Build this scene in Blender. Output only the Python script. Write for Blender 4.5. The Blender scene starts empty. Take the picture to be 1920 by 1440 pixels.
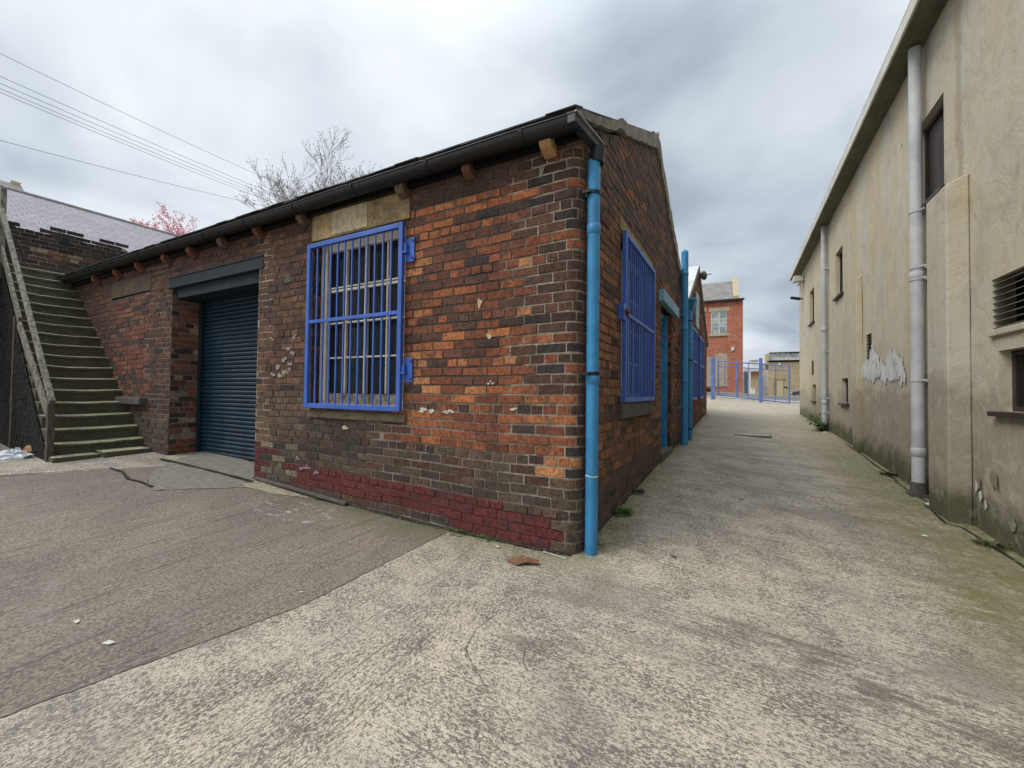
import bpy, math, random
import numpy as np
from mathutils import Vector, Matrix
random.seed(7)
C_ = bpy.context
SC = C_.scene
COL = SC.collection
rad = math.radians

# ---------------------------------------------------------------- camera
# world frame: origin = foot of the workshop's corner, +Y runs up the alley,
# -X runs along the front wall, Z up.
FPX = 750.0
PITCH, ROLL, YAW = rad(1.2), rad(0.7), rad(30.1)
CAMLOC = Vector((1.0743, -2.8738, 1.25))
_f0 = Vector((0, math.cos(PITCH), math.sin(PITCH)))
_u0 = Vector((0, -math.sin(PITCH), math.cos(PITCH)))
_r0 = Vector((1, 0, 0))
_r1 = _r0 * math.cos(ROLL) + _u0 * math.sin(ROLL)
_u1 = -_r0 * math.sin(ROLL) + _u0 * math.cos(ROLL)
_Z = Matrix.Rotation(YAW, 3, 'Z')
CR, CU, CF = _Z @ _r1, _Z @ _u1, _Z @ _f0
cam_data = bpy.data.cameras.new('camera')
cam = bpy.data.objects.new('camera', cam_data)
COL.objects.link(cam)
cam_data.sensor_width = 36.0
cam_data.sensor_fit = 'HORIZONTAL'
cam_data.lens = 36.0 * FPX / 1920.0
cam_data.clip_start = 0.05
cam_data.clip_end = 2000
M = Matrix((CR, CU, -CF)).transposed().to_4x4()
M.translation = CAMLOC
cam.matrix_world = M
SC.camera = cam

SUN_EL, SUN_AZ = rad(50), rad(226)      # azimuth measured from +Y clockwise: the light comes from behind-left


def ray(px, py):
    d = CF * FPX + CR * (px - 960) + CU * (720 - py)
    return d.normalized()


def at(px, py, fwd):
    """point seen at (px,py) whose forward distance is fwd metres"""
    d = ray(px, py)
    f = Vector((-math.sin(YAW), math.cos(YAW), 0))
    return CAMLOC + d * (fwd / d.dot(f))


# ---------------------------------------------------------------- node helpers
class NT:
    def __init__(s, nt):
        s.nt = nt
        s.n = nt.nodes
        s.l = nt.links

    def node(s, typ, ins=None, **props):
        nd = s.n.new(typ)
        for k, v in props.items():
            setattr(nd, k, v)
        if ins:
            for k, v in ins.items():
                sock = nd.inputs[k]
                if isinstance(v, bpy.types.NodeSocket):
                    s.l.new(v, sock)
                else:
                    if isinstance(v, (tuple, list)) and len(v) == 3 and sock.type == 'RGBA':
                        v = (*v, 1)
                    sock.default_value = v
        return nd

    def noise(s, vec, scale, detail=4, rough=0.6, dist=0.0):
        return s.node('ShaderNodeTexNoise', {'Vector': vec, 'Scale': scale, 'Detail': detail, 'Roughness': rough, 'Distortion': dist}).outputs['Fac']

    def math(s, op, a, b=0.0, clamp=False):
        nd = s.node('ShaderNodeMath', {0: a, 1: b}, operation=op)
        nd.use_clamp = clamp
        return nd.outputs[0]

    def ramp(s, fac, lo, hi, a=0.0, b=1.0, smooth=True):
        nd = s.node('ShaderNodeMapRange', {'Value': fac, 'From Min': lo, 'From Max': hi, 'To Min': a, 'To Max': b})
        nd.clamp = True
        if smooth:
            nd.interpolation_type = 'SMOOTHSTEP'
        return nd.outputs[0]

    def mix(s, fac, a, b, blend='MIX'):
        nd = s.node('ShaderNodeMix', data_type='RGBA', blend_type=blend)
        for i, v in ((0, fac), (6, a), (7, b)):
            sock = nd.inputs[i]
            if isinstance(v, bpy.types.NodeSocket):
                s.l.new(v, sock)
            else:
                sock.default_value = (*v, 1) if isinstance(v, (tuple, list)) and len(v) == 3 else v
        return nd.outputs[2]

    def mapping(s, vec, scale=(1, 1, 1), rot=(0, 0, 0), loc=(0, 0, 0)):
        return s.node('ShaderNodeMapping', {'Vector': vec, 'Scale': scale, 'Rotation': rot, 'Location': loc}).outputs[0]

    def bump(s, h, strength=0.3, dist=0.01, normal=None):
        ins = {'Height': h, 'Strength': strength, 'Distance': dist}
        if normal is not None:
            ins['Normal'] = normal
        return s.node('ShaderNodeBump', ins).outputs[0]


def new_mat(name, build):
    m = bpy.data.materials.new(name)
    m.use_nodes = True
    nt = m.node_tree
    nt.nodes.clear()
    t = NT(nt)
    out = t.node('ShaderNodeOutputMaterial')
    tc = t.node('ShaderNodeNewGeometry').outputs['Position']
    r = build(t, tc)
    ins = {}
    col, rough, nrm = r[0], r[1], r[2] if len(r) > 2 else None
    extra = r[3] if len(r) > 3 else {}
    ins['Base Color'] = col
    ins['Roughness'] = rough
    if nrm is not None:
        ins['Normal'] = nrm
    ins.update(extra)
    b = t.node('ShaderNodeBsdfPrincipled', ins)
    nt.links.new(b.outputs[0], out.inputs[0])
    return m


# ---------------------------------------------------------------- world: overcast sky
world = bpy.data.worlds.new('World')
SC.world = world
world.use_nodes = True
world.node_tree.nodes.clear()
w = NT(world.node_tree)
gen = w.node('ShaderNodeTexCoord').outputs['Generated']
sky = w.node('ShaderNodeTexSky', sky_type='NISHITA', sun_disc=False)
sky.sun_elevation = SUN_EL
sky.sun_rotation = SUN_AZ
skyc = w.node('ShaderNodeVectorMath', {0: sky.outputs[0], 'Scale': 0.08}, operation='SCALE').outputs[0]
sep = w.node('ShaderNodeSeparateXYZ', {0: gen})
zz = w.math('MAXIMUM', w.math('ADD', sep.outputs[2], 0.34), 0.05)
px_ = w.math('DIVIDE', sep.outputs[0], zz)
py_ = w.math('DIVIDE', sep.outputs[1], zz)
cv = w.node('ShaderNodeCombineXYZ', {0: px_, 1: py_, 2: 0.0}).outputs[0]
c1 = w.noise(w.mapping(cv, loc=(2.3, 1.1, 0.0)), 0.75, 3, 0.5, 0.2)
c2 = w.noise(w.mapping(cv, loc=(7.1, 4.4, 0.0)), 2.1, 4, 0.5, 0.3)
cc = w.math('ADD', w.math('MULTIPLY', c1, 0.62), w.math('MULTIPLY', c2, 0.38))
def lobe(px, py, lo):
    d = ray(px, py)
    dp = w.node('ShaderNodeVectorMath', {0: gen, 1: tuple(d)}, operation='DOT_PRODUCT').outputs['Value']
    return w.ramp(dp, lo, 1.0)
cc = w.math('ADD', cc, w.math('MULTIPLY', lobe(620, 60, 0.86), 0.10))
cc = w.math('SUBTRACT', cc, w.math('MULTIPLY', lobe(1360, 330, 0.90), 0.085))
cl = w.node('ShaderNodeValToRGB', {0: cc})
e = cl.color_ramp.elements
e[0].position = 0.36; e[0].color = (0.205, 0.245, 0.305, 1)
e[1].position = 0.62; e[1].color = (0.68, 0.71, 0.735, 1)
e2 = e.new(0.48); e2.color = (0.45, 0.495, 0.545, 1)
dome = w.mix(0.94, skyc, cl.outputs[0])
# thin bright band near the horizon, where the cloud breaks
hz = w.ramp(sep.outputs[2], 0.0, 0.16, 1.0, 0.0)
hzn = w.math('MULTIPLY', hz, w.ramp(c2, 0.40, 0.60, 0.15, 0.8))
dome = w.mix(hzn, dome, (0.60, 0.635, 0.67))
# an overcast sky is brightest overhead
zen = w.ramp(sep.outputs[2], 0.62, 0.98, 1.0, 2.7)
dome = w.node('ShaderNodeVectorMath', {0: dome, 'Scale': zen}, operation='SCALE').outputs[0]
bg = w.node('ShaderNodeBackground', {'Color': dome, 'Strength': 1.0})
wo = w.node('ShaderNodeOutputWorld', {0: bg.outputs[0]})

# ---------------------------------------------------------------- soft sun behind the cloud
sd = bpy.data.lights.new('sun', 'SUN')
sd.energy = 1.5
sd.angle = rad(35)
sd.color = (1.0, 0.965, 0.91)
sun = bpy.data.objects.new('sun', sd)
COL.objects.link(sun)
sdir = Vector((math.sin(SUN_AZ) * math.cos(SUN_EL), math.cos(SUN_AZ) * math.cos(SUN_EL), math.sin(SUN_EL)))
sun.rotation_euler = sdir.to_track_quat('Z', 'Y').to_euler()
sun.location = sdir * 60

SC.view_settings.view_transform = 'Standard'
SC.view_settings.look = 'None'
SC.view_settings.exposure = 0.58
SC.view_settings.gamma = 1.0


# ---------------------------------------------------------------- mesh builder
class MB:
    def __init__(s):
        s.v = []
        s.f = []
        s.mi = []
        s.c = []
        s.sm = []

    def add(s, vs, fs, mi=0, col=None, smooth=False):
        o = len(s.v)
        s.v.extend([tuple(v) for v in vs])
        s.c.extend([col if col is not None else (1, 1, 1)] * len(vs))
        for f in fs:
            s.f.append(tuple(i + o for i in f))
            s.mi.append(mi)
            s.sm.append(smooth)
        return s

    def addc(s, vs, fs, cols, mi=0, smooth=False):
        o = len(s.v)
        s.v.extend([tuple(v) for v in vs])
        s.c.extend([tuple(c) for c in cols])
        for f in fs:
            s.f.append(tuple(i + o for i in f))
            s.mi.append(mi)
            s.sm.append(smooth)

    def hexa(s, p, mi=0, bev=0.0):
        """p: 8 corners, 0-3 bottom ccw, 4-7 top"""
        return s.add(p, [(3, 2, 1, 0), (4, 5, 6, 7), (0, 1, 5, 4), (1, 2, 6, 5), (2, 3, 7, 6), (3, 0, 4, 7)], mi)

    def box(s, x0, x1, y0, y1, z0, z1, mi=0):
        return s.hexa([(x0, y0, z0), (x1, y0, z0), (x1, y1, z0), (x0, y1, z0), (x0, y0, z1), (x1, y0, z1), (x1, y1, z1), (x0, y1, z1)], mi)

    def pbox(s, P, t0, t1, z0, z1, d0, d1, mi=0):
        q = [P(t0, z0, d0), P(t1, z0, d0), P(t1, z0, d1), P(t0, z0, d1), P(t0, z1, d0), P(t1, z1, d0), P(t1, z1, d1), P(t0, z1, d1)]
        return s.hexa(q, mi)

    def bar(s, a, b, wx, wy, up=Vector((0, 0, 1)), mi=0):
        a, b = Vector(a), Vector(b)
        d = (b - a).normalized()
        x = d.cross(up)
        if x.length < 1e-4:
            x = d.cross(Vector((1, 0, 0)))
        x.normalize()
        y = x.cross(d)
        q = []
        for p in (a, b):
            for sx, sy in ((-1, -1), (1, -1), (1, 1), (-1, 1)):
                q.append(p + x * sx * wx / 2 + y * sy * wy / 2)
        return s.hexa(q, mi)

    def tube(s, pts, r, n=10, mi=0, caps=True, smooth=True):
        pts = [Vector(p) for p in pts]
        rs = r if isinstance(r, (list, tuple)) else [r] * len(pts)
        vs = []
        prev = None
        for i, p in enumerate(pts):
            if i == 0:
                d = pts[1] - p
            elif i == len(pts) - 1:
                d = p - pts[i - 1]
            else:
                d = (pts[i + 1] - pts[i - 1])
            d.normalize()
            if prev is None:
                x = d.cross(Vector((0.3, 0.2, 1)))
                if x.length < 1e-3:
                    x = d.cross(Vector((1, 0, 0)))
            else:
                x = prev - d * prev.dot(d)
            x.normalize()
            prev = x
            y = d.cross(x)
            for k in range(n):
                a = 2 * math.pi * k / n
                vs.append(p + (x * math.cos(a) + y * math.sin(a)) * rs[i])
        fs = []
        for i in range(len(pts) - 1):
            for k in range(n):
                k2 = (k + 1) % n
                fs.append((i * n + k, i * n + k2, (i + 1) * n + k2, (i + 1) * n + k))
        s.add(vs, fs, mi, smooth=smooth)
        if caps:
            s.add(vs[:n], [tuple(range(n))[::-1]], mi)
            s.add(vs[-n:], [tuple(range(n))], mi)
        return s

    def obj(s, name, mats, parent=None, kind=None, bevel=0.0):
        me = bpy.data.meshes.new(name)
        me.from_pydata(s.v, [], s.f)
        ms = mats if isinstance(mats, (list, tuple)) else [mats]
        for m in ms:
            me.materials.append(m)
        me.polygons.foreach_set('material_index', s.mi)
        me.polygons.foreach_set('use_smooth', s.sm)
        at_ = me.attributes.new('col', 'FLOAT_COLOR', 'POINT')
        arr = np.ones((len(s.v), 4), dtype=np.float32)
        arr[:, :3] = np.array(s.c, dtype=np.float32)
        at_.data.foreach_set('color', arr.ravel())
        me.update()
        o = bpy.data.objects.new(name, me)
        COL.objects.link(o)
        if parent is not None:
            o.parent = parent
            if parent.type == 'EMPTY':
                o.matrix_parent_inverse = Matrix.Translation(-parent.location)
        if kind:
            o['kind'] = kind
        if bevel > 0:
            md = o.modifiers.new('bevel', 'BEVEL')
            md.width = bevel
            md.segments = 2
            md.limit_method = 'ANGLE'
            md.harden_normals = False
        return o


def thing(name, label, cat, loc=(0, 0, 0), group=None):
    o = bpy.data.objects.new(name, None)
    COL.objects.link(o)
    o.location = loc
    o.empty_display_size = 0.3
    o['label'] = label
    o['category'] = cat
    if group:
        o['group'] = group
    return o


def tag(o, label, cat, group=None, kind=None):
    o['label'] = label
    o['category'] = cat
    if group:
        o['group'] = group
    if kind:
        o['kind'] = kind
    return o


# ---------------------------------------------------------------- wall frames
BD = Vector((-math.sin(rad(92.5)), math.cos(rad(92.5)), 0))      # along the front wall, to the left
BN = Vector((BD.y, -BD.x, 0))
if BN.y > 0:
    BN = -BN                                                     # outward, towards the yard
RD = Vector((-0.0125, 0.99992, 0))                               # along the rendered building
RN = Vector((-0.99992, -0.0125, 0))                              # outward, towards the alley
RO = Vector((3.0, 0, 0))


def FW(u, z, d=0.0):
    p = BD * u + BN * d
    return Vector((p.x, p.y, z))


def GW(s, z, d=0.0):
    return Vector((d, s, z))


def RW(s, z, d=0.0):
    p = RO + RD * s + RN * d
    return Vector((p.x, p.y, z))


def interp(x, xs, ys):
    return float(np.interp(x, xs, ys))


LX = [-30, -4, 0, 0.6, 3.1, 6, 12, 18.4, 24, 32, 60, 200]
LY = [-0.5, -0.14, 0.02, 0.06, 0.22, 0.34, 0.62, 1.06, 1.20, 1.38, 1.40, 1.3]
RX = [-30, -4, 0, 2.4, 4, 5.5, 7.2, 10.3, 14.3, 18.4, 24, 32, 60, 200]
RY = [-0.6, -0.24, -0.09, 0.01, 0.08, 0.18, 0.29, 0.43, 0.54, 0.86, 1.02, 1.14, 1.20, 1.2]
AX = [0, 1.5, 2.9, 4.15, 6.9, 8.0, 40]
AY = [0, 0.015, 0.06, 0.15, 0.27, 0.29, 0.4]


def gh(x, y):
    """height of the ground"""
    lw = interp(y, LX, LY)
    rw = interp(y, RX, RY)
    k = min(max(x / 3.0, 0), 1)
    h = lw * (1 - k) + rw * k
    if x < 0:
        h += interp(-x, AX, AY) * interp(y, [-30, 4, 12], [1, 1, 0])
    near = max(0.0, 1 - max(0, y - 12) / 6)
    h += near * (0.007 * math.sin(x * 2.1 + y * 0.7) + 0.005 * math.sin(y * 1.7 - x * 1.3 + 1.0))
    return h


# ---------------------------------------------------------------- materials
def attr_col(t):
    return t.node('ShaderNodeAttribute', attribute_name='col').outputs['Color']


def m_brick(t, P):
    c = attr_col(t)
    n1 = t.noise(P, 34, 5, 0.7)
    n2 = t.noise(P, 150, 3, 0.7)
    n3 = t.noise(P, 9, 4, 0.6)
    f = t.ramp(n1, 0.32, 0.70, 0.55, 1.32)
    g = t.ramp(n2, 0.3, 0.7, 0.78, 1.2)
    k = t.math('MULTIPLY', f, g)
    c = t.node('ShaderNodeVectorMath', {0: c, 'Scale': k}, operation='SCALE').outputs[0]
    soot = t.ramp(n3, 0.53, 0.68, 0.0, 0.62)
    c = t.mix(soot, c, (0.055, 0.042, 0.037))
    burn = t.ramp(t.noise(P, 17, 4, 0.75), 0.60, 0.70, 0.0, 0.7)
    c = t.mix(burn, c, (0.05, 0.04, 0.038))
    pale = t.ramp(t.noise(P, 15, 6, 0.8), 0.60, 0.74, 0.0, 0.30)
    c = t.mix(pale, c, (0.34, 0.27, 0.21))
    wz = t.noise(t.mapping(P, scale=(1.0, 1.0, 0.75)), 2.1, 7, 0.78, 0.6)
    c = t.mix(t.ramp(wz, 0.52, 0.66, 0.0, 0.50), c, (0.046, 0.037, 0.032))
    h = t.math('ADD', t.math('MULTIPLY', n1, 1.0), t.math('MULTIPLY', n2, 0.5))
    return c, 0.93, t.bump(h, 0.75, 0.010), {'Specular IOR Level': 0.25}


def m_mortar(t, P):
    c = attr_col(t)
    n = t.noise(P, 60, 4, 0.7)
    n3 = t.noise(P, 5, 4, 0.6)
    k = t.ramp(n, 0.3, 0.7, 0.6, 1.35)
    c = t.node('ShaderNodeVectorMath', {0: c, 'Scale': k}, operation='SCALE').outputs[0]
    c = t.mix(t.ramp(n3, 0.5, 0.66, 0.0, 0.6), c, (0.06, 0.05, 0.045))
    wz = t.noise(t.mapping(P, scale=(1.0, 1.0, 0.75)), 2.1, 7, 0.78, 0.6)
    c = t.mix(t.ramp(wz, 0.51, 0.66, 0.0, 0.55), c, (0.050, 0.040, 0.034))
    return c, 0.95, t.bump(n, 0.8, 0.010), {'Specular IOR Level': 0.2}


def m_concrete(t, P):
    s = t.node('ShaderNodeSeparateXYZ', {0: P})
    X, Y = s.outputs[0], s.outputs[1]
    big = t.noise(P, 0.9, 5, 0.6)
    mid = t.noise(P, 3.2, 5, 0.65)
    # tamping lines: across the alley on the right, along it on the left slab
    wob = t.noise(P, 1.3, 2, 0.5)
    va = t.mapping(P, scale=(56, 104, 60), rot=(0, 0, rad(-3)))
    vb = t.mapping(P, scale=(104, 60, 60), rot=(0, 0, rad(4)))
    na = t.noise(va, 1.0, 4, 0.68, 0.8)
    nb = t.noise(vb, 1.0, 4, 0.68, 0.8)
    side = t.ramp(t.math('ADD', X, t.math('MULTIPLY', wob, 0.6)), -0.15, 0.25)
    fl = t.node('ShaderNodeMix', {0: side, 2: nb, 3: na}, data_type='FLOAT').outputs[0]
    ga = t.noise(t.mapping(P, scale=(1.1, 58, 10), rot=(0, 0, rad(-3))), 1.0, 3, 0.6, 0.2)
    gb = t.noise(t.mapping(P, scale=(58, 1.1, 10), rot=(0, 0, rad(4))), 1.0, 3, 0.6, 0.2)
    gr = t.node('ShaderNodeMix', {0: side, 2: gb, 3: ga}, data_type='FLOAT').outputs[0]
    thr = t.ramp(mid, 0.3, 0.7, 0.520, 0.452)
    grit = t.noise(P, 210, 2, 0.6)
    d = t.math('SUBTRACT', fl, thr)
    k = t.ramp(d, -0.040, 0.050)
    cream = t.mix(t.ramp(big, 0.35, 0.65), (0.54, 0.466, 0.358), (0.475, 0.420, 0.340))
    grey = t.mix(t.ramp(mid, 0.35, 0.65), (0.150, 0.134, 0.118), (0.20, 0.178, 0.155))
    c = t.mix(k, grey, cream)
    line = t.ramp(gr, 0.34, 0.42, 0.52, 0.0)
    c = t.mix(line, c, (0.115, 0.105, 0.095))
    c = t.node('ShaderNodeVectorMath', {0: c, 'Scale': t.ramp(grit, 0.3, 0.7, 0.72, 1.28)}, operation='SCALE').outputs[0]
    far_ln = t.noise(t.mapping(P, scale=(0.55, 11, 4)), 1.0, 4, 0.7)
    c = t.node('ShaderNodeVectorMath', {0: c, 'Scale': t.ramp(far_ln, 0.34, 0.66, 0.93, 1.05)}, operation='SCALE').outputs[0]
    # wear: the wheel tracks are smoother and darker stains lie at the right
    st = t.ramp(t.noise(t.mapping(P, scale=(0.7, 1.5, 1)), 1.0, 5, 0.65, 0.5), 0.50, 0.66, 0.0, 0.62)
    c = t.mix(st, c, (0.20, 0.175, 0.150))
    sp = t.ramp(t.noise(t.mapping(P, scale=(2.2, 6, 1)), 1.6, 4, 0.7), 0.64, 0.72, 0.0, 0.6)
    c = t.mix(sp, c, (0.095, 0.082, 0.072))
    for (bx, by, sx, sy, am) in ((1.44, -0.44, 1.1, 3.4, 0.75), (2.3, -0.9, 0.9, 1.8, 0.7), (0.20, -0.98, 3.0, 3.6, 0.55), (2.6, 0.9, 1.2, 0.9, 0.5)):
        v = t.node('ShaderNodeVectorMath', {0: P, 1: (bx, by, 0)}, operation='SUBTRACT').outputs[0]
        v = t.node('ShaderNodeVectorMath', {0: v, 1: (sx, sy, 0)}, operation='MULTIPLY').outputs[0]
        dd = t.node('ShaderNodeVectorMath', {0: v}, operation='LENGTH').outputs[1]
        ws = t.math('MULTIPLY', t.ramp(dd, 0.25, 1.1, 1.0, 0.0), t.ramp(t.noise(t.mapping(P, scale=(4, 13, 1)), 1.0, 5, 0.72), 0.44, 0.60, 0, am))
        c = t.mix(ws, c, (0.125, 0.105, 0.088))
    # moss beside the walls
    mn = t.noise(P, 2.4, 5, 0.7)
    mr = t.math('MULTIPLY', t.ramp(t.math('ADD', X, t.math('MULTIPLY', mn, 1.4)), 2.45, 3.40), t.ramp(Y, -1.0, 0.6, 0.25, 0.85))
    ml = t.math('MULTIPLY', t.ramp(t.math('SUBTRACT', X, t.math('MULTIPLY', mn, 1.1)), -0.05, -0.60), t.ramp(Y, -0.55, 0.2, 0.0, 0.75))
    mm = t.math('MULTIPLY', t.math('MAXIMUM', mr, ml), t.ramp(t.noise(P, 14, 4, 0.7), 0.3, 0.6, 0.35, 1.0))
    mm = t.math('MULTIPLY', mm, t.ramp(Y, 11, 20, 1.0, 0.0))
    c = t.mix(mm, c, (0.155, 0.150, 0.050))
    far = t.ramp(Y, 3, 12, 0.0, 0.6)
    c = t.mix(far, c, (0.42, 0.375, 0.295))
    h = t.math('ADD', fl, t.math('MULTIPLY', gr, 1.3))
    return c, 0.92, t.bump(h, 0.55, 0.012), {'Specular IOR Level': 0.25}


def m_asphalt(t, P):
    s = t.node('ShaderNodeSeparateXYZ', {0: P})
    X, Y = s.outputs[0], s.outputs[1]
    big = t.noise(P, 0.8, 5, 0.6)
    fine = t.noise(t.mapping(P, scale=(110, 60, 60)), 1.0, 3, 0.65)
    gb = t.noise(t.mapping(P, scale=(40, 1.4, 10), rot=(0, 0, rad(6))), 1.0, 3, 0.6, 0.2)
    c = t.mix(t.ramp(big, 0.35, 0.65), (0.215, 0.178, 0.140), (0.165, 0.139, 0.113))
    k = t.ramp(fine, 0.36, 0.64, 0.55, 1.5)
    c = t.node('ShaderNodeVectorMath', {0: c, 'Scale': k}, operation='SCALE').outputs[0]
    chips = t.ramp(t.node('ShaderNodeTexVoronoi', {'Vector': P, 'Scale': 42.0}).outputs['Distance'], 0.05, 0.13, 0.5, 0.0)
    c = t.mix(chips, c, (0.42, 0.39, 0.34))
    c = t.mix(t.ramp(gb, 0.36, 0.44, 0.5, 0.0), c, (0.07, 0.063, 0.058))
    yw = t.ramp(t.noise(t.mapping(P, scale=(2, 3, 1)), 1.0, 5, 0.7), 0.56, 0.72, 0.0, 0.35)
    c = t.mix(yw, c, (0.22, 0.205, 0.185))
    # splashed white near the shutter
    v = t.node('ShaderNodeVectorMath', {0: P, 1: (-2.75, -0.50, 0)}, operation='SUBTRACT').outputs[0]
    v = t.node('ShaderNodeVectorMath', {0: v, 1: (1.15, 3.6, 0)}, operation='MULTIPLY').outputs[0]
    dd = t.node('ShaderNodeVectorMath', {0: v}, operation='LENGTH').outputs[1]
    wn = t.noise(t.mapping(P, scale=(7, 14, 1)), 1.0, 5, 0.75)
    wsp = t.math('MULTIPLY', t.ramp(dd, 0.5, 1.1, 1.0, 0.0), t.ramp(wn, 0.55, 0.64, 0, 0.8))
    c = t.mix(wsp, c, (0.52, 0.50, 0.46))
    mn = t.noise(P, 3.0, 5, 0.7)
    moss = t.math('MULTIPLY', t.ramp(t.math('ADD', Y, t.math('MULTIPLY', mn, 0.8)), -0.15, 0.35), 0.75)
    c = t.mix(moss, c, (0.115, 0.112, 0.06))
    h = t.math('ADD', fine, t.math('MULTIPLY', gb, 0.9))
    return c, 0.9, t.bump(h, 0.5, 0.010), {'Specular IOR Level': 0.3}


def mk_plain(c1, c2, scale, rough=0.9, bumpd=0.004, strength=0.4, stretch=(1, 1, 1), spec=0.3, dirt=None, dirtf=0.4):
    def f(t, P):
        v = t.mapping(P, scale=stretch)
        n = t.noise(v, scale, 5, 0.65)
        n2 = t.noise(v, scale * 5.3, 3, 0.65)
        c = t.mix(t.ramp(n, 0.33, 0.67), c1, c2)
        k = t.ramp(n2, 0.3, 0.7, 0.82, 1.18)
        c = t.node('ShaderNodeVectorMath', {0: c, 'Scale': k}, operation='SCALE').outputs[0]
        if dirt:
            c = t.mix(t.ramp(t.noise(v, scale * 1.7, 6, 0.75), 0.52, 0.72, 0, dirtf), c, dirt)
        return c, rough, t.bump(t.math('ADD', n, n2), strength, bumpd), {'Specular IOR Level': spec}
    return f


def m_stucco(t, P):
    s = t.node('ShaderNodeSeparateXYZ', {0: P})
    Y, Z = s.outputs[1], s.outputs[2]
    n1 = t.noise(P, 0.75, 5, 0.6)
    n2 = t.noise(t.mapping(P, scale=(1, 3.2, 0.35)), 1.0, 5, 0.65, 0.3)      # runs down the wall
    n3 = t.noise(P, 5.5, 5, 0.7, 1.2)
    n4 = t.noise(P, 40, 3, 0.6)
    c = t.mix(t.ramp(n1, 0.36, 0.62), (0.53, 0.475, 0.355), (0.49, 0.46, 0.385))
    n5 = t.noise(P, 1.9, 6, 0.72, 0.8)
    c = t.mix(t.ramp(n5, 0.47, 0.64, 0, 0.5), c, (0.37, 0.335, 0.255))
    yel = t.math('MULTIPLY', t.ramp(n2, 0.46, 0.60), t.ramp(Y, 2.0, 6.0, 0.35, 0.85))
    c = t.mix(t.math('MULTIPLY', yel, 0.7), c, (0.52, 0.40, 0.20))
    c = t.mix(t.ramp(n3, 0.50, 0.70, 0, 0.28), c, (0.34, 0.305, 0.24))
    c = t.mix(t.ramp(t.noise(t.mapping(P, scale=(1, 7, 0.25)), 1.0, 5, 0.7), 0.56, 0.70, 0, 0.38), c, (0.30, 0.26, 0.19))
    run = t.math('ABSOLUTE', t.math('SUBTRACT', t.math('ADD', Y, t.math('MULTIPLY', t.noise(t.mapping(P, scale=(1, 1, 1.0)), 1.2, 3), 0.5)), 3.10))
    runm = t.math('MULTIPLY', t.ramp(run, 0.10, 0.02, 0.0, 0.55), t.ramp(Z, 3.2, 3.5))
    c = t.mix(runm, c, (0.34, 0.24, 0.13))
    # damp, bare render low on the wall
    low = t.math('ADD', Z, t.math('MULTIPLY', t.noise(P, 1.6, 5, 0.65), -1.9))
    damp = t.ramp(low, 0.60, 0.22, 0.0, 0.70)
    c = t.mix(damp, c, t.mix(t.ramp(n3, 0.35, 0.6), (0.33, 0.29, 0.23), (0.25, 0.22, 0.17)))
    # moss line following the rising ground
    g = t.math('SUBTRACT', Z, t.math('MULTIPLY', t.math('MAXIMUM', Y, 0.0), 0.042))
    mo = t.ramp(t.math('SUBTRACT', g, t.math('MULTIPLY', t.noise(P, 2.6, 5, 0.7), 0.75)), 0.05, -0.30, 0.0, 0.9)
    c = t.mix(mo, c, t.mix(t.ramp(n4, 0.3, 0.7), (0.075, 0.072, 0.042), (0.10, 0.098, 0.05)))
    crack = t.node('ShaderNodeTexVoronoi', {'Vector': t.mapping(P, scale=(1, 1, 0.8)), 'Scale': 1.3}, feature='DISTANCE_TO_EDGE')
    wv = t.noise(t.mapping(P, scale=(1, 1.2, 0.8)), 3.6, 6, 0.72, 0.9)          # trowel swirls
    c = t.mix(t.ramp(wv, 0.54, 0.68, 0, 0.34), c, (0.60, 0.56, 0.46))
    c = t.mix(t.ramp(wv, 0.46, 0.34, 0, 0.30), c, (0.30, 0.27, 0.205))
    h = t.math('ADD', t.math('MULTIPLY', wv, 1.6), t.math('MULTIPLY', n4, 0.3))
    return c, 0.94, t.bump(h, 0.42, 0.022), {'Specular IOR Level': 0.2}


def m_paint(c, rough=0.42, worn=(0.5, 0.55, 0.6), wf=0.35, scale=20, d=0.0015):
    def f(t, P):
        n = t.noise(t.mapping(P, scale=(1, 1, 0.35)), scale, 5, 0.7)
        n2 = t.noise(P, 3, 4, 0.6)
        k = t.ramp(n2, 0.3, 0.7, 0.82, 1.15)
        cc = t.node('ShaderNodeVectorMath', {0: c, 'Scale': k}, operation='SCALE').outputs[0]
        cc = t.mix(t.ramp(n, 0.60, 0.74, 0, wf), cc, worn)
        return cc, t.ramp(n, 0.3, 0.7, rough - 0.08, rough + 0.15), t.bump(n, 0.3, d), {'Specular IOR Level': 0.45}
    return f


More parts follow.
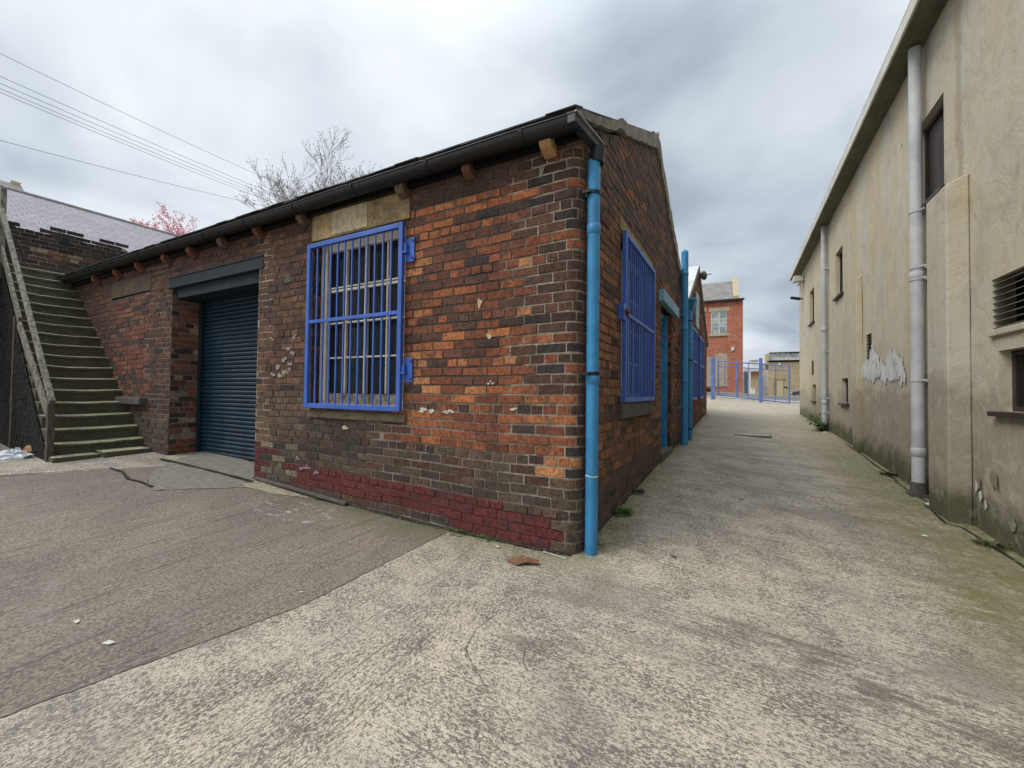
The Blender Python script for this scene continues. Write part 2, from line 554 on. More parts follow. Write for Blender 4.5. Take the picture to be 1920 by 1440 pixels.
def mk_bricktex(c1, c2, mort, bw, bh, msize=0.012, dirt=(0.1, 0.08, 0.07), axis='XZ', rotz=0.0, df=0.4):
    def f(t, P):
        v = t.mapping(P, rot=(0, 0, rotz))
        s = t.node('ShaderNodeSeparateXYZ', {0: v})
        uu = t.node('ShaderNodeCombineXYZ', {0: s.outputs[0 if axis[0] == 'X' else 1], 1: s.outputs[2], 2: 0.0}).outputs[0]
        b = t.node('ShaderNodeTexBrick', {'Vector': uu, 'Color1': (*c1, 1), 'Color2': (*c2, 1), 'Mortar': (*mort, 1), 'Scale': 1.0,
                                          'Mortar Size': msize, 'Brick Width': bw, 'Row Height': bh, 'Bias': 0.1, 'Mortar Smooth': 0.2})
        n = t.noise(P, 1.1, 6, 0.7)
        n2 = t.noise(P, 18, 4, 0.7)
        c = t.node('ShaderNodeVectorMath', {0: b.outputs[0], 'Scale': t.ramp(n2, 0.3, 0.7, 0.7, 1.3)}, operation='SCALE').outputs[0]
        c = t.mix(t.ramp(n, 0.45, 0.7, 0, df), c, dirt)
        return c, 0.92, t.bump(t.math('SUBTRACT', n2, t.math('MULTIPLY', b.outputs[1], 2.0)), 0.5, 0.01)
    return f


def m_steps(t, P):
    n = t.noise(P, 5, 5, 0.7)
    n2 = t.noise(P, 45, 4, 0.7)
    nz = t.node('ShaderNodeSeparateXYZ', {0: t.node('ShaderNodeNewGeometry').outputs['Normal']}).outputs[2]
    c = t.mix(t.ramp(n, 0.35, 0.65), (0.065, 0.060, 0.038), (0.095, 0.088, 0.052))
    top = t.mix(t.ramp(n, 0.4, 0.62), (0.36, 0.345, 0.23), (0.24, 0.24, 0.125))
    c = t.mix(t.ramp(nz, 0.5, 0.9), c, top)                    # upward faces, the worn treads, are paler than the risers
    c = t.node('ShaderNodeVectorMath', {0: c, 'Scale': t.ramp(n2, 0.3, 0.7, 0.65, 1.35)}, operation='SCALE').outputs[0]
    return c, 0.95, t.bump(t.math('ADD', n, n2), 0.6, 0.012)


def m_wood(t, P):
    n = t.noise(t.mapping(P, scale=(9, 9, 2.0)), 2.2, 5, 0.7, 0.4)
    n2 = t.noise(P, 60, 3, 0.6)
    c = t.mix(t.ramp(n, 0.38, 0.62), (0.08, 0.073, 0.056), (0.24, 0.222, 0.175))
    return c, 0.92, t.bump(t.math('ADD', n, n2), 0.6, 0.006)


MAT = {}


def mm(name, b):
    MAT[name] = new_mat(name, b)
    return MAT[name]


mm('brick', m_brick)
mm('mortar', m_mortar)
mm('concrete', m_concrete)
mm('asphalt', m_asphalt)
mm('stucco', m_stucco)
mm('steps', m_steps)
mm('grey_wood', m_wood)
mm('slate', mk_plain((0.030, 0.030, 0.033), (0.055, 0.054, 0.056), 3.0, 0.85, 0.006, 0.5, dirt=(0.06, 0.06, 0.045)))
mm('lime', mk_plain((0.31, 0.275, 0.22), (0.18, 0.16, 0.13), 6.0, 0.95, 0.02, 0.9, dirt=(0.09, 0.08, 0.06), dirtf=0.7))
mm('stone', mk_plain((0.40, 0.29, 0.14), (0.20, 0.145, 0.085), 3.4, 0.93, 0.012, 0.7, dirt=(0.06, 0.05, 0.04), dirtf=0.8))
mm('pale_stone', mk_plain((0.46, 0.385, 0.25), (0.38, 0.32, 0.21), 4.0, 0.93, 0.004, 0.4, dirt=(0.12, 0.10, 0.07), dirtf=0.5))
mm('dark_stone', mk_plain((0.075, 0.070, 0.062), (0.115, 0.105, 0.09), 5.0, 0.93, 0.008, 0.7))
mm('corbel_stone', mk_plain((0.19, 0.070, 0.045), (0.12, 0.065, 0.048), 6.0, 0.9, 0.006, 0.6))
mm('corbel_buff', mk_plain((0.46, 0.26, 0.12), (0.35, 0.22, 0.12), 6.0, 0.9, 0.006, 0.6))
mm('black_plastic', m_paint((0.007, 0.007, 0.008), 0.42, (0.03, 0.03, 0.03), 0.2))
mm('grey_plastic', m_paint((0.46, 0.47, 0.48), 0.5, (0.28, 0.28, 0.26), 0.35, 6))
mm('lead_grey', m_paint((0.20, 0.21, 0.21), 0.55, (0.38, 0.38, 0.36), 0.5, 9))
mm('sky_blue_paint', m_paint((0.038, 0.235, 0.47), 0.42, (0.02, 0.12, 0.25), 0.5, 9))
mm('royal_blue_paint', m_paint((0.045, 0.120, 0.45), 0.42, (0.12, 0.22, 0.50), 0.35, 12))
mm('hazed_gate_blue', m_paint((0.13, 0.19, 0.42), 0.5, (0.3, 0.34, 0.55), 0.3, 8))  # gate blue made paler: haze and overexposure are put into the colour
mm('teal_paint', m_paint((0.022, 0.19, 0.33), 0.5, (0.30, 0.38, 0.40), 0.3, 14))
mm('pale_teal_paint', m_paint((0.17, 0.33, 0.42), 0.55, (0.42, 0.47, 0.48), 0.5, 10))
mm('pale_blue_board', m_paint((0.30, 0.44, 0.50), 0.55, (0.50, 0.52, 0.50), 0.4, 10))
mm('navy_slats', m_paint((0.003, 0.022, 0.042), 0.42, (0.007, 0.044, 0.078), 0.5, 5))
mm('navy_beam', m_paint((0.004, 0.015, 0.021), 0.6, (0.015, 0.026, 0.03), 0.4, 12))
mm('flaking_cream', m_paint((0.62, 0.55, 0.44), 0.7, (0.13, 0.10, 0.07), 0.9, 30, 0.004))
mm('blue_grey_frame', m_paint((0.30, 0.36, 0.46), 0.6, (0.10, 0.10, 0.12), 0.6, 24, 0.003))
mm('white_paint', m_paint((0.70, 0.70, 0.68), 0.6, (0.40, 0.38, 0.35), 0.5, 26))
mm('dark_brown', m_paint((0.038, 0.026, 0.024), 0.45, (0.08, 0.06, 0.05), 0.35, 9))
mm('cream_metal', m_paint((0.60, 0.59, 0.50), 0.5, (0.36, 0.34, 0.24), 0.5, 4))
mm('soffit', mk_plain((0.17, 0.16, 0.105), (0.11, 0.105, 0.07), 4.0, 0.8, 0.002, 0.3, stretch=(1, 0.4, 1)))
mm('glass', lambda t, P: ((0.010, 0.012, 0.014), t.ramp(t.noise(P, 6, 4, 0.6), 0.3, 0.7, 0.10, 0.32), None, {'Specular IOR Level': 0.16}))
mm('dull_glass', lambda t, P: (t.mix(t.ramp(t.noise(P, 1.3, 3, 0.6), 0.4, 0.6), (0.22, 0.26, 0.25), (0.42, 0.45, 0.42)), 0.25, None, {}))
mm('dark_void', mk_plain((0.008, 0.008, 0.009), (0.014, 0.013, 0.012), 4.0, 0.95, 0.002, 0.1))
mm('rust', mk_plain((0.20, 0.07, 0.03), (0.10, 0.045, 0.03), 40, 0.9, 0.003, 0.6))
mm('steel', m_paint((0.36, 0.35, 0.32), 0.6, (0.22, 0.19, 0.15), 0.5, 18))
mm('kerb', mk_plain((0.36, 0.345, 0.31), (0.29, 0.275, 0.25), 5.0, 0.92, 0.003, 0.3))
mm('road', mk_plain((0.11, 0.11, 0.115), (0.145, 0.145, 0.15), 2.0, 0.9, 0.003, 0.3))
mm('tan_screed', mk_plain((0.36, 0.30, 0.21), (0.27, 0.235, 0.175), 8.0, 0.93, 0.004, 0.5, dirt=(0.10, 0.09, 0.06)))
mm('old_slab', mk_plain((0.22, 0.205, 0.17), (0.16, 0.15, 0.12), 6.0, 0.93, 0.004, 0.5, stretch=(1, 3, 1), dirt=(0.10, 0.105, 0.06), dirtf=0.5))
mm('gap_black', mk_plain((0.02, 0.018, 0.014), (0.035, 0.032, 0.022), 9.0, 0.98, 0.01, 0.8))
mm('leaf', mk_plain((0.055, 0.12, 0.025), (0.10, 0.17, 0.04), 30, 0.6, 0.001, 0.2))
mm('dull_leaf', mk_plain((0.06, 0.075, 0.03), (0.10, 0.11, 0.05), 30, 0.7, 0.001, 0.2))
mm('bark', mk_plain((0.24, 0.205, 0.195), (0.33, 0.29, 0.275), 8, 0.95, 0.01, 0.5))
mm('blossom', mk_plain((0.80, 0.27, 0.36), (0.90, 0.52, 0.56), 9, 0.8, 0.001, 0.2))
mm('rust_leaf', mk_plain((0.22, 0.12, 0.06), (0.13, 0.07, 0.04), 40, 0.85, 0.003, 0.5))
mm('white_bag', mk_plain((0.62, 0.64, 0.68), (0.50, 0.53, 0.58), 12, 0.5, 0.006, 0.6))
mm('paper', mk_plain((0.60, 0.56, 0.50), (0.46, 0.42, 0.37), 30, 0.8, 0.001, 0.3))
mm('wire', mk_plain((0.05, 0.05, 0.055), (0.07, 0.07, 0.075), 5, 0.7, 0.001, 0.1))
mm('far_roof', mk_bricktex((0.27, 0.255, 0.27), (0.34, 0.32, 0.335), (0.21, 0.195, 0.21), 0.22, 0.11, 0.010, (0.26, 0.245, 0.255), 'YZ'))
mm('grey_slate', mk_bricktex((0.17, 0.165, 0.165), (0.25, 0.235, 0.225), (0.12, 0.115, 0.11), 0.5, 0.22, 0.012, (0.30, 0.25, 0.19), 'XZ', 0.04, 0.6))
mm('red_brick', mk_bricktex((0.50, 0.125, 0.050), (0.34, 0.075, 0.038), (0.42, 0.28, 0.20), 0.30, 0.12, 0.016, (0.24, 0.065, 0.04), 'XZ', 0.04, 0.45))
mm('far_stone', mk_bricktex((0.42, 0.33, 0.19), (0.34, 0.27, 0.17), (0.25, 0.20, 0.13), 0.9, 0.4, 0.02, (0.24, 0.20, 0.14), 'XZ', 0.5, 0.5))
mm('blocked_stone', mk_bricktex((0.46, 0.40, 0.29), (0.40, 0.34, 0.25), (0.22, 0.18, 0.14), 0.42, 0.21, 0.012, (0.30, 0.24, 0.17), 'XZ', 0.04, 0.4))
mm('blue_grey_sheet', m_paint((0.13, 0.20, 0.27), 0.5, (0.30, 0.34, 0.36), 0.4, 3))
mm('white_sheet', m_paint((0.56, 0.57, 0.56), 0.6, (0.40, 0.40, 0.38), 0.4, 3))
mm('car_paint', lambda t, P: ((0.012, 0.013, 0.016), 0.22, None, {'Specular IOR Level': 0.6, 'Coat Weight': 0.5}))
mm('lamp_red', lambda t, P: ((0.25, 0.01, 0.01), 0.3))
mm('lamp_clear', lambda t, P: ((0.6, 0.6, 0.6), 0.2))
mm('peel', mk_plain((0.66, 0.66, 0.65), (0.50, 0.49, 0.47), 9, 0.9, 0.003, 0.6, stretch=(1, 1, 0.4)))


# ---------------------------------------------------------------- the ground
def lin(a, b, n):
    return [a + (b - a) * i / n for i in range(n + 1)]


def sheet(xs, ys, off=0.0, poly=None, jag=0.0):
    """grid following gh(); poly = convex polygon (ccw) that trims it"""
    import bmesh
    bm = bmesh.new()
    g = [[bm.verts.new((x, y, 0)) for y in ys] for x in xs]
    for i in range(len(xs) - 1):
        for j in range(len(ys) - 1):
            bm.faces.new((g[i][j], g[i + 1][j], g[i + 1][j + 1], g[i][j + 1]))
    if poly:
        n = len(poly)
        for i in range(n):
            a = Vector((*poly[i], 0)); b = Vector((*poly[(i + 1) % n], 0))
            d = b - a
            nrm = Vector((d.y, -d.x, 0)).normalized()
            bmesh.ops.bisect_plane(bm, geom=bm.verts[:] + bm.edges[:] + bm.faces[:], plane_co=a, plane_no=nrm, clear_outer=True, dist=1e-5)
    if jag:
        for v in bm.verts:
            if any(e_.is_boundary for e_ in v.link_edges):
                n_ = math.sin(v.co.x * 91.7 + v.co.y * 57.3) + 0.8 * math.sin(v.co.x * 23.1 - v.co.y * 31.9) + 0.6 * math.sin(v.co.y * 160)
                v.co.x += n_ * jag
                v.co.y += math.cos(v.co.x * 77 + v.co.y * 41) * jag * 0.6
    for v in bm.verts:
        v.co.z = gh(v.co.x, v.co.y) + off
    mb = MB()
    bm.verts.index_update()
    mb.add([v.co.copy() for v in bm.verts], [tuple(v.index for v in f.verts) for f in bm.faces], smooth=True)
    bm.free()
    return mb


gx = [-300, -120, -60, -30, -20] + lin(-14, 6, 133) + [10, 15, 25, 40, 60, 120, 300]
gy = [-300, -100, -40, -15] + lin(-6, 13, 126) + lin(14, 34, 20) + [40, 50, 60, 80, 100, 140, 220, 400]
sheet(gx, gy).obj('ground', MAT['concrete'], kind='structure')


def gpx(px, py):
    d = ray(px, py)
    z = 0.0
    for _ in range(12):
        p = CAMLOC + d * ((z - CAMLOC.z) / d.z)
        z = gh(p.x, p.y)
    return p


# darker slab of the yard on the left
sheet(lin(-14, -0.5, 90), lin(-6, 0.6, 200), 0.004,
      [(-1.24, -6), (-1.18, -1.8), (-0.95, -0.6), (-0.62, 0.6), (-4.6, 0.6), tuple(gpx(205, 879).xy), tuple(gpx(0, 893).xy), (-9.5, -6)], jag=0.0028).obj('asphalt_yard', MAT['asphalt'], kind='structure')
# road beyond the gate
sheet([-200, -60, -20, -5, 0, 3, 6, 10, 20, 60, 200], [21.5, 22, 24, 28, 31.2], 0.006).obj('road', MAT['road'], kind='structure')
kp = MB()
kp.add([(x, y, gh(x, y) + z) for x in (-60, -5, 0, 3, 6, 12, 60) for (y, z) in ((19.9, 0.0), (19.9, 0.05), (21.5, 0.05), (21.5, -0.02))],
       [(i * 4 + k, i * 4 + 4 + k, i * 4 + 5 + k, i * 4 + 1 + k) for i in range(6) for k in range(3)])
kp.obj('pavement', MAT['kerb'], kind='structure')
kp = MB()
kp.add([(x, y, gh(x, y) + z) for x in (-60, -5, 0, 3, 6, 12, 60, 120) for (y, z) in ((31.2, 0.0), (31.2, 0.11), (34.5, 0.11), (34.5, -0.02))],
       [(i * 4 + k, i * 4 + 4 + k, i * 4 + 5 + k, i * 4 + 1 + k) for i in range(7) for k in range(3)])
kp.obj('far_pavement', MAT['kerb'], kind='structure')
# old concrete slab in front of the shutter, broken at its left end
sheet(lin(-7, -3.4, 40), lin(-1.6, 0.7, 28), 0.009,
      [(-4.42, -1.06), (-3.80, -0.36), (-4.1, 0.12), (-6.3, 0.28), (-5.7, -0.5), (-5.05, -0.92)], jag=0.02).obj('apron_slab', MAT['old_slab'], kind='structure')
sheet(lin(-4.5, -1.6, 30), lin(-0.8, 0.3, 20), 0.010,
      [(-3.95, -0.42), (-3.45, -0.36), (-2.75, -0.12), (-2.7, -0.02), (-4.05, 0.05)], jag=0.02).obj('screed_strip', MAT['tan_screed'], kind='structure')


# ---------------------------------------------------------------- brickwork
BH = 0.0805          # one course


def brickwork(P, t0, t1, z0, z1, colfn, morfn, openings=(), top=None, bot=None, arc=0.0, seed=1, header_every=5, wavy=0.0042, mb=None, dz=None, proud=0.0, mstep=0.06, ragged=False):
    """every brick a small bevelled block standing proud of the mortar"""
    rng = random.Random(seed)
    mb = mb or MB()
    nk = int(math.ceil((z1 - z0) / BH))
    bev, mo = 0.005, 0.0045
    for k in range(nk):
        a = z0 + k * BH + mo
        b = z0 + (k + 1) * BH - mo
        zc = (a + b) / 2
        if zc > z1:
            continue
        iv = [(t0, t1)]
        for (o0, o1, p0, p1) in openings:
            if p0 < zc < p1:
                nv = []
                for (x, y) in iv:
                    if o1 <= x or o0 >= y:
                        nv.append((x, y))
                    else:
                        if x < o0: nv.append((x, o0))
                        if y > o1: nv.append((o1, y))
                iv = nv
        hdr = (k % header_every) == 2
        L = 0.118 if hdr else 0.236
        off = 0.059 if hdr else (0.118 if k % 2 else 0.0)
        for (x, y) in iv:
            n0 = math.floor((x - off) / L) - 1
            p = off + n0 * L
            edges = []
            while p < y + L:
                edges.append(p + rng.uniform(-0.012, 0.012))
                p += L
            for i in range(len(edges) - 1):
                q0, q1 = max(edges[i], x) + mo * 0.8, min(edges[i + 1], y) - mo * 0.8
                if q1 - q0 < 0.035:
                    continue
                tc = (q0 + q1) / 2
                if top is not None and (b > top(tc) + 0.01 if ragged else a > top(tc) - 0.02):
                    continue
                if bot is not None and b < bot(tc) - 0.1:
                    continue
                near_arc = abs(tc) < arc + 0.13 and arc > 0
                ns = 8 if near_arc else 1
                ts = [q0, q0 + bev] + [q0 + bev + (q1 - q0 - 2 * bev) * j / ns for j in range(1, ns)] + [q1 - bev, q1]
                dd = rng.gauss(0, 0.0028) + proud
                dd = max(dd, -0.0012 + proud)
                tilt = rng.gauss(0, 0.003)
                w1, w2 = rng.uniform(-wavy, wavy), rng.uniform(-wavy, wavy)
                e1, e2 = rng.uniform(-wavy, wavy), rng.uniform(-wavy, wavy)
                cols = colfn(tc, zc, rng)
                vs = []
                nt_ = len(ts)
                for ti, tt in enumerate(ts):
                    fr = (tt - q0) / (q1 - q0)
                    za = a + w1 * (1 - fr) + w2 * fr
                    zb = b + e1 * (1 - fr) + e2 * fr
                    if dz:
                        za = dz(tt, za); zb = dz(tt, zb)
                    if top is not None and not ragged:
                        zb = min(zb, top(tt)); za = min(za, zb - 0.004)
                    for (zv, edge) in ((za, True), (za + bev, False), (zb - bev, False), (zb, True)):
                        e_ = edge or ti == 0 or ti == nt_ - 1
                        d = (-0.009 if e_ else dd + tilt * (fr - 0.5) + rng.uniform(-0.0012, 0.0012))
                        vs.append(P(tt, zv, d))
                fs = []
                for ti in range(nt_ - 1):
                    for r in range(3):
                        i0 = ti * 4 + r
                        fs.append((i0, i0 + 4, i0 + 5, i0 + 1))
                mb.add(vs, fs, 0, cols, smooth=False)
    # mortar bed behind
    tl = set(lin(t0, t1, max(2, int((t1 - t0) / mstep))))
    zl = set(lin(z0, z1, max(2, int((z1 - z0) / mstep))))
    for (o0, o1, p0, p1) in openings:
        for q in (o0, o1):
            if t0 < q < t1: tl.add(q)
        for q in (p0, p1):
            if z0 < q < z1: zl.add(q)
    if arc:
        tl |= set(lin(-arc, arc, 8))
    tl, zl = sorted(tl), sorted(zl)
    vs, cs, idx = [], [], {}
    for i, tt in enumerate(tl):
        for j, z in enumerate(zl):
            zz = min(z, top(tt) - (0.09 if ragged else 0)) if top is not None else z
            if dz:
                zz = dz(tt, zz)
            idx[i, j] = len(vs)
            vs.append(P(tt, zz, -0.0048 + proud))
            cs.append(morfn(tt, z, rng))
    fs = []
    for i in range(len(tl) - 1):
        for j in range(len(zl) - 1):
            tc, zc = (tl[i] + tl[i + 1]) / 2, (zl[j] + zl[j + 1]) / 2
            if any(o0 < tc < o1 and p0 < zc < p1 for (o0, o1, p0, p1) in openings):
                continue
            if top is not None and zl[j] >= min(top(tl[i]), top(tl[i + 1])) and zl[j] >= max(top(tl[i]), top(tl[i + 1])):
                continue
            fs.append((idx[i, j], idx[i + 1, j], idx[i + 1, j + 1], idx[i, j + 1]))
    mb.addc(vs, fs, cs, 1)
    return mb


def vnoise(x, y, s=0):
    """cheap smooth value noise 0..1"""
    xi, yi = math.floor(x), math.floor(y)
    fx, fy = x - xi, y - yi
    fx, fy = fx * fx * (3 - 2 * fx), fy * fy * (3 - 2 * fy)

    def h(a, b):
        v = math.sin(a * 127.1 + b * 311.7 + s * 74.7) * 43758.5453
        return v - math.floor(v)
    return (h(xi, yi) * (1 - fx) + h(xi + 1, yi) * fx) * (1 - fy) + (h(xi, yi + 1) * (1 - fx) + h(xi + 1, yi + 1) * fx) * fy


def mixc(a, b, k):
    return tuple(a[i] * (1 - k) + b[i] * k for i in range(3))


DARK = [(0.080, 0.048, 0.039), (0.105, 0.057, 0.043), (0.125, 0.062, 0.045), (0.050, 0.040, 0.037)]
RED = [(0.24, 0.084, 0.044), (0.28, 0.098, 0.048), (0.19, 0.070, 0.043), (0.31, 0.112, 0.054)]
ORANGE = [(0.41, 0.152, 0.060), (0.36, 0.125, 0.053), (0.46, 0.200, 0.085)]
SOOT = [(0.095, 0.070, 0.052), (0.115, 0.086, 0.062), (0.070, 0.055, 0.045), (0.125, 0.078, 0.055)]
MAROON = (0.130, 0.034, 0.033)


def pick(rng, pal, jit=0.16):
    c = rng.choice(pal)
    k = 1 + rng.uniform(-jit, jit)
    return tuple(x * k for x in c)


def hitx(px, py, x):
    d = ray(px, py)
    k = (x - CAMLOC.x) / d.x
    return CAMLOC + d * k


# ================================================================ the brick workshop
RAD_C = 0.11
_S, _E = FW(RAD_C, 0), Vector((0, RAD_C, 0))
_cen = _S - BN * RAD_C


def corner_P(t, z, d=0.0):
    if t <= -RAD_C:
        return FW(-t, z, d)
    if t >= RAD_C:
        return GW(t, z, d)
    k = (t + RAD_C) / (2 * RAD_C)
    ang = k * rad(90)
    p = _cen + Vector((math.sin(ang), -math.cos(ang), 0)) * (RAD_C + d)
    fix0 = FW(RAD_C, 0, d) - (_cen + Vector((0, -(RAD_C + d), 0)))
    fix1 = Vector((d, RAD_C, 0)) - (_cen + Vector((RAD_C + d, 0, 0)))
    p = p + fix0 * (1 - k) + fix1 * k
    return Vector((p.x, p.y, z))


def course_dz(t, z):
    """old courses: they dip towards the corner low down"""
    if t >= -RAD_C:
        k = 0.0
    else:
        k = min(-t, 3.2)
    if z < 1.25:
        f = 1 - 0.020 * k
    else:
        f = 1 - 0.010 * min(k, 1.6)
    return 1.25 + (z - 1.25) * f + 0.006 * math.sin(t * 1.9 + z * 1.3) + 0.004 * math.sin(t * 4.3 + 2)


def gable_top(t):
    if t < 0.15:
        return 3.29
    if t < 2.9:
        return 3.30 + 0.49 * t
    return 4.72 - 0.53 * (t - 2.9)


def wall_col(t, z, rng):
    u = -t
    r = rng.random()
    cl = vnoise(t * 1.3, z * 2.6, 3)
    cl2 = vnoise(t * 0.8, z * 3.1, 9)
    if t <= 0:
        white = (0.48, 0.46, 0.42)
        if u < 3.35:
            lim = 0.295 if u < 0.62 else 0.375
            low = 0.03 if u < 1.2 else 0.11
            if low < z < lim and not (u > 2.6 and r < 0.12) and u > 0.13:
                return mixc(MAROON, (0.150, 0.042, 0.040), rng.random())
        if 3.35 <= u < 4.2 and z < 0.62:
            if (u > 4.0) or (z < 0.36 and r < 0.55) or (0.42 < z < 0.52 and r < 0.6):
                return mixc(MAROON, (0.12, 0.03, 0.03), rng.random())
            return pick(rng, [(0.20, 0.165, 0.11), (0.10, 0.085, 0.06), (0.055, 0.05, 0.04)])
        if u < 2.0:
            if z < 0.40:
                return pick(rng, SOOT)
            if z < 0.74:
                if u < 0.28 and z > 0.6:
                    return pick(rng, ORANGE)
                return pick(rng, SOOT + DARK[:2])
            if z < 1.20:
                if r < 0.13: return pick(rng, DARK)
                return pick(rng, ORANGE[:2] + RED if cl > 0.35 else RED + ORANGE[:1])
            if u < 0.42:
                return pick(rng, DARK + DARK + RED[:1] if r < 0.85 else RED)
            if z > 2.83 and z < 3.02 and 0.25 < u < 1.5:
                return pick(rng, ORANGE + RED[-1:] if r < 0.8 else RED)
            if z > 3.0:
                return pick(rng, [(0.13, 0.075, 0.05), (0.10, 0.06, 0.045)] + DARK[:2])
            p_or = 0.10 + 0.38 * max(0, cl - 0.42) / 0.58 + (0.16 if u > 1.1 else 0)
            if r < p_or: return pick(rng, ORANGE)
            if r < p_or + 0.10: return pick(rng, DARK)
            return pick(rng, RED + [(0.15, 0.065, 0.045)] if cl2 < 0.55 else RED[:3] + DARK[1:3])
        if u < 4.3:
            if z < 0.9 and u < 3.2:
                return pick(rng, SOOT + DARK[:2] if z < 0.75 else SOOT + [(0.13, 0.08, 0.055)])
            if z < 1.2:
                return pick(rng, [(0.15, 0.10, 0.068), (0.12, 0.078, 0.055), (0.17, 0.105, 0.07)])
            if r < 0.12: return pick(rng, DARK)
            return pick(rng, [(0.125, 0.068, 0.046), (0.155, 0.078, 0.050), (0.10, 0.055, 0.042), (0.19, 0.10, 0.06)])
        # left end of the front
        if z < 0.85:
            return pick(rng, SOOT + [(0.10, 0.06, 0.045), (0.085, 0.08, 0.06)])
        if 7.05 < u < 8.45 and 1.05 < z < 2.8:
            return pick(rng, [(0.19, 0.070, 0.048), (0.155, 0.06, 0.045), (0.07, 0.05, 0.05), (0.21, 0.10, 0.065)])
        if r < 0.2: return pick(rng, DARK)
        return pick(rng, [(0.115, 0.055, 0.040), (0.09, 0.048, 0.038), (0.145, 0.068, 0.045)])
    # alley side
    if z < 0.45 + 0.1 * cl:
        return pick(rng, SOOT + [(0.13, 0.085, 0.06)])
    if z > 3.0:
        if r < 0.08 + 0.3 * max(0, cl - 0.5): return pick(rng, [(0.28, 0.12, 0.06), (0.20, 0.09, 0.055)])
        return pick(rng, [(0.125, 0.083, 0.064), (0.155, 0.095, 0.070), (0.095, 0.070, 0.058), (0.17, 0.10, 0.07)])
    if t < 0.35:
        return pick(rng, DARK)
    p_or = 0.10 + 0.55 * max(0, cl - 0.42) / 0.58
    if r < p_or: return pick(rng, [(0.34, 0.145, 0.065), (0.29, 0.12, 0.06), (0.25, 0.11, 0.06)])
    if r < p_or + 0.13: return pick(rng, DARK)
    return pick(rng, [(0.20, 0.095, 0.060), (0.16, 0.080, 0.055), (0.23, 0.105, 0.063), (0.135, 0.078, 0.058)])


def wall_mortar(t, z, rng):
    u = -t
    dark = (0.070, 0.056, 0.047)
    pale = (0.34, 0.295, 0.225)
    mid = (0.15, 0.125, 0.095)
    if t <= 0:
        if z < 0.36 and 0.13 < u < 3.3 and z > (0.06 if u < 1.2 else 0.12):
            return (0.120, 0.035, 0.034)
        edge = 0.48 + 0.10 * (1 if int(z / 0.17) % 2 else -1) + 0.12 * vnoise(z * 3, 1, 2)
        if u < edge and z > 0.30:
            return mixc(pale, mid, 0.35 * rng.random())
        if z < 1.25 and u < 2.2:
            return mixc((0.20, 0.17, 0.13), (0.27, 0.23, 0.175), rng.random())
        if 3.86 + 0.10 * (int(z / 0.16) % 2) < u < 4.2 and z > 0.6:
            return mixc(pale, mid, 0.1)
        if 6.2 < u < 7.2 and z > 0.7:
            return mixc(mid, pale, 0.35)
        if 3.1 < u < 4.0 and z < 1.5:
            return mixc(mid, dark, 0.4)
        return mixc(dark, mid, 0.55 * vnoise(t * 2, z * 2, 4))
    if t < 0.3:
        return mixc(pale, mid, 0.5)
    if z < 1.3:
        return mixc(mid, dark, 0.5 * rng.random())
    return mixc(dark, mid, 0.45 * vnoise(t * 2, z * 2, 4))


OPEN1 = [(-3.10, -1.76, 1.03, 2.91),        # front window
         (-6.33, -4.15, -1.0, 2.92),        # shutter
         (-8.48, -7.04, 2.79, 3.07),        # stone lintel of the blocked window
         (-3.14, -1.70, 2.91, 3.30),        # stone lintel of the front window
         (1.16, 2.62, 1.14, 2.86),          # alley window
         (3.42, 4.40, -1.0, 2.60)]          # alley door

shop = thing('brick_workshop', 'long low workshop of dark orange brick with rounded corner, barred window and blue roller shutter', 'building', (0, 0, 0))
mbw = brickwork(corner_P, -10.25, 6.35, -0.30, 4.9, wall_col, wall_mortar, OPEN1, gable_top, arc=RAD_C, seed=11, dz=course_dz)
# reveals: left jamb of the shutter, window and door returns
red_jamb = lambda t, z, r: (pick(r, [(0.22, 0.085, 0.055), (0.17, 0.068, 0.048), (0.20, 0.11, 0.075), (0.06, 0.04, 0.04), (0.30, 0.24, 0.18)]) if z > 0.5 else pick(r, SOOT + RED[:2]))
brickwork(lambda t, z, d: FW(6.33 - d, z, -t), 0.0, 0.44, 0.0, 2.80, red_jamb, lambda t, z, r: (0.24, 0.20, 0.155), seed=3, mb=mbw)
dk = lambda t, z, r: pick(r, DARK + RED[:1])
dm = lambda t, z, r: (0.10, 0.085, 0.07)
brickwork(lambda t, z, d: FW(3.10 - d, z, -t), 0.0, 0.20, 1.03, 2.91, dk, dm, seed=4, mb=mbw)
brickwork(lambda t, z, d: GW(2.62 - d, z, -t), 0.0, 0.20, 1.14, 2.86, dk, dm, seed=5, mb=mbw)
brickwork(lambda t, z, d: GW(4.40 - d, z, -t), 0.0, 0.34, 0.2, 2.60, lambda t, z, r: pick(r, RED + DARK), dm, seed=6, mb=mbw)
wall1 = mbw.obj('wall', [MAT['brick'], MAT['mortar']], shop)
# body behind the faces so that nothing shows through the joints
core = MB()
core.pbox(FW, 4.15 - 0.02, 0.12, -0.5, 3.2, -0.50, -0.52)
for (a, b, z0, z1) in ((4.10, 3.12, -0.5, 3.2), (1.74, 0.12, -0.5, 3.2), (3.12, 1.74, -0.5, 1.02), (3.12, 1.74, 2.92, 3.2), (10.2, 6.36, -0.5, 3.2), (6.36, 4.15, 2.93, 3.2)):
    core.pbox(FW, a, b, z0, z1, -0.22, -0.02)
for (a, b, z0, z1) in ((0.2, 1.14, -0.5, 3.3), (2.64, 3.40, -0.5, 3.3), (4.42, 6.3, -0.5, 3.3), (1.14, 2.64, -0.5, 1.12), (1.14, 2.64, 2.88, 3.3), (3.40, 4.42, 2.62, 3.3)):
    core.pbox(GW, a, b, z0, z1, -0.22, -0.02)
core.add([(-0.02, 0.3, 3.3), (-0.02, 6.0, 3.2), (-0.02, 2.9, 4.6)], [(0, 1, 2)])
core.obj('inner_wall', MAT['dark_void'], shop)


